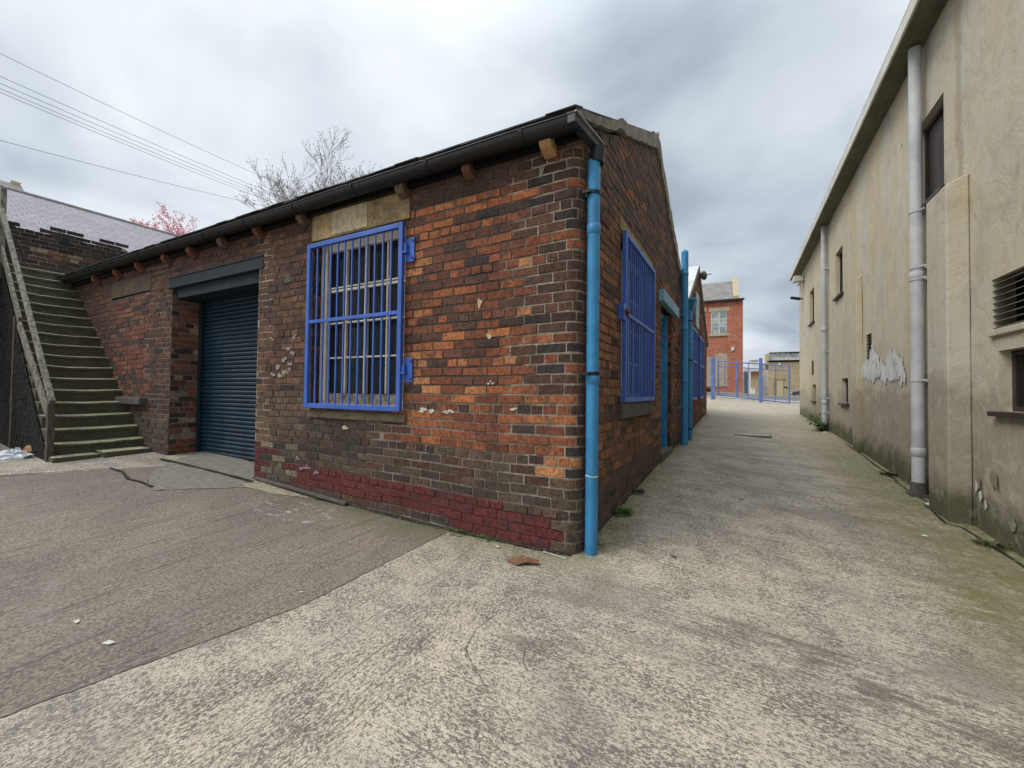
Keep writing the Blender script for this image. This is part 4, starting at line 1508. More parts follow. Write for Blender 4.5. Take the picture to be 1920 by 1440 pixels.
q.obj('side_wall', [MAT['brick'], MAT['mortar']], stair)
q = MB(); q.pbox(FW, 10.55, 11.0, 3.2, 3.47, 0.0, 1.0)
q.obj('landing', MAT['steps'], stair)
mm('dark_wood', mk_plain((0.055, 0.045, 0.035), (0.12, 0.105, 0.08), 5, 0.92, 0.006, 0.6, stretch=(6, 6, 1)))
RDD = 1.03
RTD = 0.84
hr = MB(); hr.bar(FW(6.93, 1.05, RDD), FW(10.72, 4.52, RTD), 0.060, 0.05)
ho = hr.obj('handrail', MAT['grey_wood'], stair, bevel=0.006)
for (a, za, b, zb) in ((7.20, 0.86, 9.12, 2.26), (9.08, 2.32, 10.70, 3.78)):
    q = MB(); q.bar(FW(a, za, RDD - 0.02 - (a - 6.93) * 0.05), FW(b, zb, RDD - 0.02 - (b - 6.93) * 0.05), 0.035, 0.13)
    q.obj('lower_rail', MAT['grey_wood'], stair, bevel=0.005)
for (a, z0, z1, wd) in ((7.05, 0.20, 1.02, 0.07), (9.22, 0.25, 2.40, 0.07), (10.66, 3.2, 4.86, 0.10)):
    rdd = RDD - (a - 6.93) * 0.05
    mt = 'grey_wood' if z0 > 1 else 'dark_wood'
    q = MB(); q.pbox(FW, a, a + wd, z0, z1, rdd - 0.055, rdd + 0.015)
    q.obj('post', MAT[mt], stair, bevel=0.005)

# retaining wall above the stair -------------------------------------
rwl = thing('retaining_wall', 'blackened brick retaining wall with a ragged broken top behind the stairs', 'wall', (-10.9, 0, 3.3))


def rtop(t):
    k = math.floor(t / 0.23)
    h_ = math.sin(k * 12.9) * 43758.5
    h_ -= math.floor(h_)
    return 4.42 - 0.0805 * math.floor(h_ * 2.0) - 0.03 * vnoise(t * 5.2, 7, 2)


def rcol(t, z, rng):
    c = vnoise(t * 1.1, z * 3, 6)
    if z > 3.9: return pick(rng, [(0.030, 0.026, 0.025), (0.042, 0.035, 0.031), (0.058, 0.042, 0.036)])
    if c > 0.5: return pick(rng, [(0.24, 0.115, 0.065), (0.16, 0.075, 0.05), (0.30, 0.21, 0.14)])
    return pick(rng, [(0.05, 0.042, 0.04), (0.11, 0.06, 0.045), (0.07, 0.05, 0.042)])


_rx = (BD * 10.75)
q = brickwork(lambda t, z, d: Vector((_rx.x + d, _rx.y + t, z)), -4.0, 4.0, 2.4, 4.5, rcol, lambda t, z, r: mixc((0.12, 0.10, 0.08), (0.30, 0.25, 0.19), vnoise(t * 2, z * 3, 1)), top=rtop, seed=41, mstep=0.08, wavy=0.006, ragged=True)
q.box(_rx.x - 0.35, _rx.x - 0.02, _rx.y - 4, _rx.y + 4, 2.4, 4.14, 1)
q.obj('brick_face', [MAT['brick'], MAT['mortar']], rwl)

# ================================================================ rendered building on the right
rb = thing('rendered_building', 'tall industrial building with stained cream render and dark windows along the alley', 'building', (3.0, 6.0, 0.2))
OR = [(3.17, 3.95, 3.54, 4.58), (7.96, 8.66, 3.47, 4.48), (11.60, 12.40, 3.44, 4.45),
      (1.20, 2.19, 1.14, 1.657), (7.54, 8.12, 1.11, 1.63), (11.37, 11.97, 1.11, 1.59),
      (1.20, 2.28, 1.85, 2.29), (5.90, 6.23, 1.88, 2.32), (11.71, 12.10, 1.88, 2.30)]
S0, S1, ZT = -4.0, 14.75, 5.52
tl = set(lin(S0, S1, 150)); zl = set(lin(-0.6, ZT, 48))
for o_ in OR:
    tl |= {o_[0], o_[1]}; zl |= {o_[2], o_[3]}
tl, zl = sorted(tl), sorted(zl)
vs, idx, fs = [], {}, []
for i, s in enumerate(tl):
    for j, z in enumerate(zl):
        idx[i, j] = len(vs)
        d = 0.014 * (vnoise(s * 1.1, z * 1.1, 2) - 0.5) + 0.008 * (vnoise(s * 3.3, z * 3.3, 5) - 0.5)
        vs.append(RW(s, z, d))
for i in range(len(tl) - 1):
    for j in range(len(zl) - 1):
        tc, zc = (tl[i] + tl[i + 1]) / 2, (zl[j] + zl[j + 1]) / 2
        if any(a < tc < b and c < zc < d for a, b, c, d in OR):
            continue
        fs.append((idx[i, j], idx[i, j + 1], idx[i + 1, j + 1], idx[i + 1, j]))
wm = MB(); wm.add(vs, fs, smooth=True)
for (a, b, c, d) in OR:                                   # reveals
    for (p, q_, r_, t_) in (((a, c), (b, c), 0, 0), ((b, c), (b, d), 0, 0), ((b, d), (a, d), 0, 0), ((a, d), (a, c), 0, 0)):
        wm.add([RW(p[0], p[1], 0.006), RW(q_[0], q_[1], 0.006), RW(q_[0], q_[1], -0.14), RW(p[0], p[1], -0.14)], [(0, 1, 2, 3)])
wm.pbox(RW, S1, S1 + 0.01, -0.6, ZT, -9.0, -0.004)          # end wall
wm.obj('wall', MAT['stucco'], rb)
bk = MB(); bk.pbox(RW, S0, S1 - 0.1, -0.5, ZT, -0.5, -0.30)
bk.obj('inner_wall', MAT['dark_void'], rb)
for (a, b, zt, pr) in ((2.66, 3.13, 3.38, 0.165), (6.46, 6.80, 3.40, 0.085)):
    q = MB()
    q.hexa([RW(a, -0.5, 0), RW(b, -0.5, 0), RW(b, -0.5, pr), RW(a, -0.5, pr), RW(a, zt + 0.06, 0), RW(b, zt + 0.06, 0), RW(b, zt - 0.02, pr), RW(a, zt - 0.02, pr)])
    q.obj('pilaster', MAT['stucco'], rb, bevel=0.012)
# eaves: soffit and fascia
q = MB(); q.pbox(RW, S0, S1 + 0.25, 5.505, 5.53, -0.02, 0.262)
q.obj('soffit', MAT['soffit'], rb)
q = MB(); q.pbox(RW, S0, S1 + 0.27, 5.488, 5.64, 0.262, 0.285)
q.tube([RW(S0, 5.648, 0.275), RW(S1 + 0.27, 5.648, 0.275)], 0.014, 8)
q.obj('fascia', MAT['cream_metal'], rb)
q = MB()
q.hexa([RW(S0, 5.62, 0.26), RW(S1 + 0.2, 5.62, 0.26), RW(S1 + 0.2, 5.62, -9), RW(S0, 5.62, -9), RW(S0, 5.66, 0.26), RW(S1 + 0.2, 5.66, 0.26), RW(S1 + 0.2, 6.6, -9), RW(S0, 6.6, -9)])
q.obj('roof', MAT['slate'], rb)


def rpipe(s, z0, z1, joints, brackets, label, r=0.056):
    p = RW(s, 0, 0.085)
    mb_ = MB()
    mb_.tube([(p.x, p.y, z) for z in lin(z0, z1, 4)], r, 24)
    for jz in joints:
        mb_.tube([(p.x, p.y, jz - 0.05), (p.x, p.y, jz - 0.045), (p.x, p.y, jz + 0.045), (p.x, p.y, jz + 0.05)], [r, r + 0.006, r + 0.006, r], 24)
    o = mb_.obj('downpipe', MAT['grey_plastic'], rb)
    o['label'] = label
    for bz in brackets:
        b_ = MB()
        b_.tube([(p.x, p.y, bz - 0.013), (p.x, p.y, bz + 0.013)], r + 0.007, 24)
        b_.box(p.x, p.x + 0.09, p.y - 0.035, p.y + 0.035, bz - 0.016, bz + 0.016)
        b_.tube([(p.x + 0.04, p.y - r - 0.05, bz), (p.x + 0.04, p.y - r + 0.02, bz)], 0.016, 8)
        b_.obj('bracket', MAT['grey_plastic'], o)
    b_ = MB()
    b_.tube([(p.x, p.y, z0 + 0.14), (p.x, p.y, z0 - 0.02)], [r + 0.012, r + 0.018], 18)
    b_.box(p.x - 0.09, p.x + 0.09, p.y - 0.09, p.y + 0.09, z0 - 0.06, z0 + 0.005)
    b_.obj('pipe_shoe', MAT['dark_stone'], o)
    return o


rpipe(3.68, gh(2.9, 3.68) + 0.03, 5.48, [2.70, 0.60], [3.48, 2.80, 2.66, 1.45], 'grey downpipe nearest on the rendered wall', 0.060)
rpipe(9.55, gh(2.8, 9.5) + 0.03, 5.48, [2.9, 1.1], [4.4, 2.35, 1.2, 0.85], 'farther grey downpipe with a bramble at its foot', 0.056)


def dark_window(a, b, c, d, kind):
    q = MB()
    F = 0.045
    D0, D1 = -0.12, -0.07
    q.pbox(RW, a + 0.003, a + F, c + 0.003, d - 0.003, D0, D1); q.pbox(RW, b - F, b - 0.003, c + 0.003, d - 0.003, D0, D1)
    q.pbox(RW, a + F, b - F, d - F, d - 0.003, D0, D1); q.pbox(RW, a + F, b - F, c + 0.003, c + F, D0, D1)
    o = q.obj('window', MAT['dark_brown'], rb, bevel=0.003)
    q = MB()
    if kind == 'mesh':
        q.pbox(RW, a + F, b - F, c + F, d - F, -0.115, -0.108)
        o2 = q.obj('pane', MAT['glass'], o)
        q = MB()
        z = c + F + 0.008
        while z < d - F:
            q.pbox(RW, a + F, b - F, z, z + 0.004, -0.085, -0.080)
            z += 0.0135
        k = a + F + 0.03
        while k < b - F:
            q.pbox(RW, k, k + 0.003, c + F, d - F, -0.0795, -0.077)
            k += 0.06
        q.obj('security_mesh', MAT['dark_brown'], o)
    else:
        q.pbox(RW, a + F, b - F, c + F, d - F, -0.112, -0.10)
        q.obj('pane', MAT['glass' if kind == 'glass' else 'dark_brown'], o)
    q = MB()
    q.pbox(RW, a - 0.06, b + 0.06, c - 0.045, c - 0.004, -0.1, 0.055)
    q.obj('window_sill', MAT['dark_brown'], o, bevel=0.004)


for k, o_ in enumerate(OR[:3]):
    dark_window(*o_, 'board')
dark_window(*OR[3], 'mesh')
dark_window(*OR[4], 'glass')
dark_window(*OR[5], 'glass')
for o_ in OR[6:]:
    a, b, c, d = o_
    q = MB(); q.pbox(RW, a, b, c, d, -0.16, -0.15)
    v = q.obj('louvre_vent', MAT['dark_void'], rb)
    nsl = 8
    for k in range(nsl):
        zc = c + (d - c) * (k + 0.5) / nsl
        q = MB()
        q.hexa([RW(a, zc - 0.020, 0.0), RW(b, zc - 0.020, 0.0), RW(b, zc + 0.020, -0.09), RW(a, zc + 0.020, -0.09),
                RW(a, zc - 0.014, 0.0), RW(b, zc - 0.014, 0.0), RW(b, zc + 0.026, -0.09), RW(a, zc + 0.026, -0.09)])
        q.obj('slat', MAT['soffit'] if k % 2 else MAT['soffit'], v)
q = MB(); q.pbox(RW, 1.2, 2.30, 1.79, 1.845, -0.02, 0.03)
q.obj('vent_sill', MAT['stucco'], rb, bevel=0.006)
# peeled white patch and smaller scars
Z7 = [(335, 560), (338, 530), (345, 510), (360, 500), (375, 480), (380, 440), (385, 420), (392, 428), (400, 440), (415, 470), (430, 490), (445, 500), (455, 510), (462, 490), (470, 460), (480, 445), (490, 430), (500, 450), (510, 470), (522, 480), (530, 500), (540, 520), (545, 540), (546, 560), (540, 580), (530, 578), (515, 570), (500, 560), (490, 566), (480, 570), (470, 560), (460, 555), (452, 582), (440, 572), (420, 560), (410, 570), (400, 575), (385, 568), (370, 560), (350, 566)]
rr = random.Random(3)
poly = [hitR(1480 + a / 2.482, 480 + b / 2.482) for a, b in Z7]


def inside(pt, pl):
    c = False
    for k in range(len(pl)):
        (x1, y1), (x2, y2) = pl[k], pl[k - 1]
        if (y1 > pt[1]) != (y2 > pt[1]) and pt[0] < (x2 - x1) * (pt[1] - y1) / (y2 - y1) + x1:
            c = not c
    return c


q = MB()
s_lo, s_hi = min(p[0] for p in poly), max(p[0] for p in poly)
z_lo, z_hi = min(p[1] for p in poly), max(p[1] for p in poly)
nfl = 0
while nfl < 420:
    pt = (rr.uniform(s_lo - 0.05, s_hi + 0.05), rr.uniform(z_lo - 0.05, z_hi + 0.05))
    ins = inside(pt, poly)
    if not ins:
        continue
    blob(q, RW, pt[0], pt[1], rr.uniform(0.03, 0.085) if ins else rr.uniform(0.008, 0.025), 0.0125 + nfl * 0.000004, rr, 0.75, 1.25, 9)
    nfl += 1
q.obj('peeled_patch', MAT['peel'], rb)
q = MB()
for (x, y, r) in ((1760, 902, .045), (1778, 912, .03), (1834, 912, .05), (1842, 930, .05), (1852, 948, .04), (1690, 270, .03), (1668, 300, .03), (1602, 735, .03), (1608, 722, .03), (1560, 694, .04), (1568, 690, .04)):
    s, z = hitR(x, y)
    blob(q, RW, s, z, r, 0.013, rr, 0.7, 1.3)
q.obj('render_scar', MAT['peel'], rb)
BR = mm('bare_render', mk_plain((0.27, 0.24, 0.19), (0.22, 0.195, 0.155), 9, 0.95, 0.008, 0.6))
for (x, y, r) in ((1868, 903, .08), (1838, 908, .06), (1903, 985, .06)):
    q = MB()
    s, z = hitR(x, y)
    blob(q, RW, s, z, r, 0.0125, rr, 1.0, 1.2)
    q.obj('bare_render_patch', BR, rb)
# lamp and camera near the far corner
lp = RW(13.7, 5.08, 0)
q = MB()
q.tube([lp, lp + RN * 0.12, lp + RN * 0.16 + Vector((0, 0, -0.1))], 0.03, 8)
q.pbox(RW, 13.5, 13.85, 5.12, 5.30, 0.02, 0.30)
q.obj('floodlight', MAT['cream_metal'], rb, bevel=0.01)
lp = RW(13.9, 4.58, 0)
q = MB()
q.tube([lp, lp + RN * 0.14], 0.025, 8)
q.tube([lp + RN * 0.08 + Vector((0, 0.1, 0.02)), lp + RN * 0.34 + Vector((0, -0.12, 0.04))], 0.05, 10)
q.obj('security_camera', MAT['black_plastic'], rb)

# ragged dark gap along the foot of the rendered wall
q = MB()
vs, fs = [], []
n = 150
rr = random.Random(9)
for i in range(n + 1):
    s = -2.0 + 9.5 * i / n
    p = RW(s, 0, 0)
    o_ = 0.035 + 0.10 * vnoise(s * 1.6, 2, 3) * (1 if s < 4.4 else 0.5) + (0.09 if 2.5 < s < 3.2 else 0)
    wd = 0.012 + 0.022 * vnoise(s * 4, 1, 7)
    for x in (p.x - o_ - wd, p.x - o_ + 0.006):
        vs.append((x, p.y, gh(x, p.y) + 0.006))
for i in range(n):
    fs.append((i * 2, i * 2 + 1, i * 2 + 3, i * 2 + 2))
q.add(vs, fs)
q.obj('ground_crack', MAT['gap_black'], kind='structure')
q = MB()
vs, fs = [], []
for i in range(120):
    u = 0.05 + 4.1 * i / 119
    wd = 0.018 + 0.03 * vnoise(u * 3, 1, 7)
    for d in (0.0, wd + 0.004):
        p = FW(u, 0, d)
        vs.append((p.x, p.y, gh(p.x, p.y) + 0.012))
for i in range(119):
    fs.append((i * 2, i * 2 + 1, i * 2 + 3, i * 2 + 2))
q.add(vs, fs)
q.obj('wall_foot_gap', MAT['gap_black'], kind='structure')

# manhole in the alley -----------------------------------------------
mh = thing('manhole_cover', 'rectangular steel manhole cover set in the alley concrete', 'manhole cover', (1.25, 7.5, gh(1.25, 7.5)))
q = MB()
zb = gh(1.25, 7.5) + 0.006
q.box(0.93, 1.55, 7.28, 7.68, zb - 0.01, zb + 0.006)
q.obj('lid', MAT['steel'], mh, bevel=0.003)
q = MB()
for (a, b, c, d) in ((0.89, 0.93, 7.24, 7.72), (1.55, 1.59, 7.24, 7.72), (0.93, 1.55, 7.24, 7.28), (0.93, 1.55, 7.68, 7.72)):
    q.box(a, b, c, d, zb - 0.01, zb + 0.004)
q.obj('rim', MAT['old_slab'], mh)


# ================================================================ gate across the far end
GY = 18.4
def hy(px, py, y=GY):
    return hplane(px, py, (0, y, 0), Vector((0, 1, 0)))


gate = thing('metal_gate', 'blue tubular metal gate closed across the end of the alley', 'gate', (1.3, GY, 0.95))
tL, tR = hy(1345, 677), hy(1480, 686)
bL, bR = hy(1345, 741), hy(1480, 757)


def gpt(px, f_):
    k = (px - 1345) / (1480 - 1345)
    t_ = hy(px, 677 + 9 * k); b_ = hy(px, 741 + 16 * k)
    return b_.lerp(t_, f_)


for f_, r_ in ((1.0, 0.028), (0.86, 0.022), (0.02, 0.028)):
    q = MB(); q.tube([gpt(1345, f_), gpt(1425, f_)], r_, 8); q.obj('rail', MAT['hazed_gate_blue'], gate)
    q = MB(); q.tube([gpt(1429, f_), gpt(1480, f_)], r_, 8); q.obj('rail', MAT['hazed_gate_blue'], gate)
for px, r_ in ((1347, .03), (1359.5, .014), (1382, .045), (1403, .018), (1454, .018), (1480, .035)):
    q = MB(); q.tube([gpt(px, 0.0), gpt(px, 1.0)], r_, 8); q.obj('upright', MAT['hazed_gate_blue'], gate)
q = MB(); c0 = gpt(1426.5, -0.06); c1 = gpt(1426.5, 1.16); q.box(c0.x - 0.07, c0.x + 0.07, GY - 0.05, GY + 0.05, c0.z, c1.z)
q.obj('meeting_post', MAT['hazed_gate_blue'], gate, bevel=0.01)
q = MB(); c0 = hy(1337, 749, GY - 0.3); c1 = hy(1337, 669, GY - 0.3); q.box(c0.x - 0.09, c0.x + 0.09, GY - 0.36, GY - 0.24, c0.z, c1.z)
go_ = tag(q.obj('gate_post', MAT['hazed_gate_blue'], None, bevel=0.02), 'thick blue gate post at the left end of the closed gate', 'gate post')

# ================================================================ red brick building across the road
PB = at(1393, 738, 30.0)
def BW(t, z, d=0.0):
    p = PB + BD * t + BN * d
    return Vector((p.x, p.y, z))
def hb_(px, py, off=0.0):
    p = hplane(px, py, PB + BN * off, BN)
    return (p - PB).dot(BD), p.z


rbb = thing('red_brick_building', 'two storey red brick building with slate roof and stone window lintels across the road', 'building', tuple(PB))
def bbox(mb_, x0, y0, x1, y1, d0, d1):
    t0, za = hb_(x0, y1); t1, _ = hb_(x1, y1); _, zb_ = hb_((x0 + x1) / 2, y0)
    mb_.pbox(BW, t0, t1, za, zb_, d0, d1)
_, ZE = hb_(1393, 562)
q = MB()
q.pbox(BW, 8.0, 0.0, 0.6, ZE, -7.0, 0.0)
q.pbox(BW, 1.02, 0.0, 0.6, ZE - 0.1, 0.0, 0.06)
q.obj('wall', MAT['red_brick'], rbb)
q = MB()
q.hexa([BW(8.0, ZE + 0.05, 0.25), BW(0.45, ZE + 0.05, 0.25), BW(0.45, ZE + 2.3, -3.5), BW(8.0, ZE + 2.3, -3.5),
        BW(8.0, ZE + 0.13, 0.25), BW(0.45, ZE + 0.13, 0.25), BW(0.45, ZE + 2.38, -3.5), BW(8.0, ZE + 2.38, -3.5)])
q.obj('roof', MAT['grey_slate'], rbb)
q = MB()
q.hexa([BW(0.65, ZE - 0.0, 0.28), BW(0.25, ZE - 0.0, 0.28), BW(0.25, ZE + 2.35, -3.5), BW(0.65, ZE + 2.35, -3.5),
        BW(0.65, ZE + 0.30, 0.28), BW(0.25, ZE + 0.30, 0.28), BW(0.25, ZE + 2.62, -3.5), BW(0.65, ZE + 2.62, -3.5)])
q.obj('verge', MAT['pale_stone'], rbb)
q = MB(); q.pbox(BW, 8.0, -0.08, ZE - 0.05, ZE + 0.08, 0.07, 0.30)
q.obj('gutter', MAT['black_plastic'], rbb)
for (xa, xb, yt, yb) in ((1333, 1363.5, 583, 627), (1298, 1321, 585, 628)):
    t0, za = hb_(xa, yb); t1, zb_ = hb_(xb, yt)
    q = MB(); q.pbox(BW, t0, t1, za, zb_, 0.0, 0.03)
    wn = q.obj('window', MAT['white_sheet'], rbb)
    W_, H_ = t1 - t0, zb_ - za
    for i in range(2):
        for j in range(3):
            q = MB(); q.pbox(BW, t0 + W_ * (i + 0.08) / 2, t0 + W_ * (i + 0.94) / 2, za + H_ * (j + 0.06) / 3, za + H_ * (j + 0.94) / 3, 0.031, 0.036)
            q.obj('pane', MAT['dull_glass'], wn)
    q = MB(); q.pbox(BW, t0 + 0.16, t1 - 0.16, zb_, zb_ + 0.30, 0.0, 0.07); q.obj('lintel', MAT['pale_stone'], rbb)
    q = MB(); q.pbox(BW, t0 + 0.16, t1 - 0.16, za - 0.16, za, 0.0, 0.09); q.obj('window_sill', MAT['pale_stone'], rbb)
q = MB()
t0, za = hb_(1326, 725); t1, zb_ = hb_(1364, 668)
q.pbox(BW, t0 + 2.5, t1, za, zb_, 0.0, 0.05)
n = 8
arch = []
cx_, rx_ = (t1 + hb_(1340, 700)[0]) / 2, (hb_(1340, 700)[0] - t1) / 2
arch = [BW(cx_ + rx_ * math.cos(math.pi * k / n), zb_ + 0.28 * math.sin(math.pi * k / n), 0.05) for k in range(n + 1)]
q.add(arch, [tuple(range(n + 1))])
q.obj('blocked_doorway', MAT['blocked_stone'], rbb)
q = MB(); t2, z2 = hb_(1334, 728); q.pbox(BW, 8.0, t2, 0.8, z2, 0.0, 0.06); q.obj('plinth', MAT['black_plastic'], rbb)
q = MB(); t0, za = hb_(1371, 658); t1, zb_ = hb_(1376.5, 651); q.pbox(BW, t0, t1, za, zb_, 0.06, 0.16)
q.obj('alarm_box', MAT['white_sheet'], rbb, bevel=0.02)

# ================================================================ far stone building and what stands before it
PF = at(1438, 742, 74.0)
def FFW(t, z, d=0.0):
    p = PF + BD * (-t) + BN * d
    return Vector((p.x, p.y, z))
def hf(px, py):
    p = hplane(px, py, PF, BN)
    return -(p - PF).dot(BD), p.z


fsb = thing('stone_building', 'long ochre stone building with a glazed clerestory at the far end of the view', 'building', tuple(PF))
def fbx(x0, y0, x1, y1, d0, d1, name, mat, par):
    t0, za = hf(x0, y1); t1, zb_ = hf(x1, y0)
    q = MB(); q.pbox(FFW, t0, t1, za, zb_, d0, d1)
    return q.obj(name, MAT[mat], par)
fbx(1440, 677, 1560, 744, -12, 0, 'wall', 'far_stone', fsb)
fbx(1439, 674.5, 1560, 677, -12, 0.4, 'parapet', 'dark_stone', fsb)
cl_ = fbx(1445, 659, 1560, 674.5, -9, -1.5, 'clerestory', 'white_sheet', fsb)
for k in range(6):
    fbx(1447.5 + k * 9.5, 660.5, 1455.5 + k * 9.5, 667.5, -1.5, -1.4, 'pane', 'dull_glass', cl_)
fbx(1444, 656.5, 1560, 659, -10, -1.0, 'roof', 'grey_plastic', fsb)
fbx(1437.5, 662, 1444, 681, -4, -1, 'chimney', 'pale_stone', fsb)
dd_ = fbx(1455.5, 713, 1468, 742, 0, 0.08, 'door', 'pale_stone', fsb)
fbx(1452, 709, 1472, 712.6, 0, 0.15, 'door_lintel', 'stone', fsb)
fbx(1452, 712.6, 1455, 741.8, 0.02, 0.15, 'downpipe', 'dark_stone', fsb)
fbx(1470, 724.5, 1476, 727.5, 0.0, 0.1, 'wall_sign', 'dark_brown', fsb)
fbx(1459, 681, 1463, 684, 0.0, 0.5, 'lamp', 'white_sheet', fsb)

def simple(name, label, cat, px0, py0, px1, py1, fwd, dep, mat, extras=(), group=None):
    a = at(px0, py1, fwd)
    n_ = BN
    def W2(t, z, d=0.0):
        p = a + BD * (-t) + BN * d
        return Vector((p.x, p.y, z))
    def h2(x, y):
        p = hplane(x, y, a, BN)
        return -(p - a).dot(BD), p.z
    root = thing(name, label, cat, tuple(a), group)
    def put(nm, x0, y0, x1, y1, d0, d1, m_):
        t0, za = h2(x0, y1); t1, zb2 = h2(x1, y0)
        q = MB(); q.pbox(W2, t0, t1, za, zb2, d0, d1); q.obj(nm, MAT[m_], root)
    put('body', px0, py0, px1, py1, -dep, 0, mat)
    for e_ in extras:
        put(*e_)
    return root


simple('storage_container', 'blue grey corrugated container standing just right of the red brick building', 'container', 1394.5, 696, 1402, 741, 44, 5, 'blue_grey_sheet',
       [('rib', 1396.2, 697, 1396.9, 740, 0.002, 0.06, 'dark_stone'), ('rib', 1398.7, 697, 1399.4, 740, 0.002, 0.06, 'dark_stone'), ('door_gap', 1401.0, 697, 1401.4, 740, 0.002, 0.05, 'dark_stone')])
simple('low_shed', 'low brick shed with a flat grey roof behind the gate', 'shed', 1408, 700, 1426, 741, 56, 8, 'far_stone',
       [('roof', 1394, 691, 1427.5, 697, -8, 0.8, 'grey_plastic'), ('fascia', 1408, 697, 1426, 702, 0.01, 0.2, 'red_brick'), ('upper_wall', 1409, 674, 1424, 691, -8, -2, 'white_sheet'), ('roof_edge', 1408, 672, 1425, 674, -8, -1.8, 'grey_plastic')])
simple('white_cabinet', 'small white utility cabinet below the low shed wall', 'cabinet', 1408.5, 727, 1415.5, 740, 52, 0.8, 'white_sheet', [('cap', 1408, 726, 1416, 727, -0.8, 0.1, 'grey_plastic'), ('door_line', 1411.8, 728, 1412.2, 739, 0.002, 0.02, 'dark_stone')])
simple('white_post', 'tall pale post between the container and the shed', 'post', 1404.5, 695, 1407.5, 742, 42, 0.2, 'white_sheet', [('cap', 1404, 694, 1408, 695, -0.22, 0.02, 'grey_plastic')])
simple('extract_duct', 'pair of pale grey vertical ducts with a sloping cross pipe', 'duct', 1430, 704, 1433.5, 742, 58, 0.5, 'grey_plastic',
       [('second_duct', 1435.5, 692, 1440, 742, -0.5, 0, 'grey_plastic'), ('cowl', 1436, 684, 1440.5, 692, -0.6, 0.1, 'dark_stone'), ('base', 1430, 739, 1441, 743, -0.6, 0.3, 'kerb')])

# parked car partly hidden by the rendered building -------------------
cp = at(1483, 743.5, 68.0)
car = thing('parked_car', 'black hatchback parked on the far road, half hidden by the rendered building', 'car', tuple(cp))
def CP(x, y, z):
    p = cp - BD * x + BN * y
    return Vector((p.x, p.y, cp.z + z))
prof = [(0.0, 0.30), (0.02, 0.62), (0.15, 0.80), (0.95, 0.93), (1.55, 1.38), (2.2, 1.46), (3.0, 1.42), (3.7, 1.10), (4.0, 0.95), (4.05, 0.45), (3.95, 0.25), (0.1, 0.25)]
vs = []
for (yy, sc) in ((-0.85, 0.94), (-0.78, 1.0), (0.78, 1.0), (0.85, 0.94)):
    for (x, z) in prof:
        vs.append(CP(2.0 + (x - 2.0) * sc, yy, 0.7 + (z - 0.7) * sc))
m = len(prof)
fs = [(i * m + k, i * m + (k + 1) % m, (i + 1) * m + (k + 1) % m, (i + 1) * m + k) for i in range(3) for k in range(m)] + [tuple(range(m))[::-1], tuple(range(3 * m, 4 * m))]
q = MB(); q.add(vs, fs, smooth=False)
q.obj('body', MAT['car_paint'], car, bevel=0.05)
q = MB(); q.add([CP(1.12, 0.84, 0.92), CP(3.5, 0.84, 0.98), CP(2.95, 0.82, 1.30), CP(1.68, 0.82, 1.29)], [(0, 1, 2, 3)])
q.obj('side_window', MAT['dull_glass'], car)
for x in (0.75, 3.3):
    for yy in (-0.72, 0.72):
        q = MB(); q.tube([CP(x, yy - 0.11, 0.31), CP(x, yy + 0.11, 0.31)], 0.31, 18)
        wh = q.obj('wheel', MAT['black_plastic'], car)
        q = MB(); q.tube([CP(x, yy - 0.12, 0.31), CP(x, yy + 0.12, 0.31)], 0.19, 14)
        q.obj('rim', MAT['steel'], wh)
for yy in (-0.6, 0.6):
    q = MB(); q.tube([CP(0.0, yy, 0.66), CP(0.10, yy, 0.67)], 0.10, 10); q.obj('headlight', MAT['lamp_clear'], car)

# ================================================================ roofs above the retaining wall
hs = thing('slate_house', 'long pale grey tiled roof rising behind the retaining wall', 'house', (-18, 1, 0.5))
hx = (BD * 18.0).x
q = MB()
q.hexa([(hx + 4.5, -8, 4.7), (hx + 4.5, 7.5, 4.7), (hx, 7.5, 7.07), (hx, -8, 7.07), (hx + 4.5, -8, 4.78), (hx + 4.5, 7.5, 4.78), (hx, 7.5, 7.15), (hx, -8, 7.15)])
q.hexa([(hx, -8, 7.07), (hx, 7.5, 7.07), (hx - 4.5, 7.5, 4.7), (hx - 4.5, -8, 4.7), (hx, -8, 7.15), (hx, 7.5, 7.15), (hx - 4.5, 7.5, 4.78), (hx - 4.5, -8, 4.78)])
q.obj('roof', MAT['far_roof'], hs)
q = MB(); q.tube([(hx, -8, 7.15), (hx, 7.5, 7.15)], 0.07, 8); q.obj('ridge', MAT['grey_slate'], hs)
q = MB(); q.box(hx - 4.2, hx + 4.2, -7.8, 7.3, 0.2, 4.8)
q.add([(hx - 4.2, 7.3, 4.8), (hx + 4.2, 7.3, 4.8), (hx, 7.3, 7.0)], [(0, 1, 2)])
q.obj('wall', MAT['far_stone'], hs)
pk = at(33, 351, 26.0)
h2_ = thing('stone_house', 'stone gable peak just showing over the long tiled roof', 'house', (pk.x, pk.y, 2))
q = MB()
def KP(a, z, d=0.0):
    return Vector((pk.x - a * 0.75 + d * 0.6, pk.y + a * -0.66 + d * 0.75 * 0, pk.z + z))
q.hexa([(pk.x - 3.2, pk.y - 6, 2), (pk.x + 3.2, pk.y - 6, 2), (pk.x + 3.2, pk.y, 2), (pk.x - 3.2, pk.y, 2),
        (pk.x - 3.2, pk.y - 6, pk.z - 2.0), (pk.x + 3.2, pk.y - 6, pk.z - 2.0), (pk.x + 3.2, pk.y, pk.z - 2.0), (pk.x - 3.2, pk.y, pk.z - 2.0)])
q.add([(pk.x - 3.2, pk.y, pk.z - 2.0), (pk.x + 3.2, pk.y, pk.z - 2.0), (pk.x, pk.y, pk.z)], [(0, 1, 2)])
q.obj('wall', MAT['far_stone'], h2_)
q = MB()
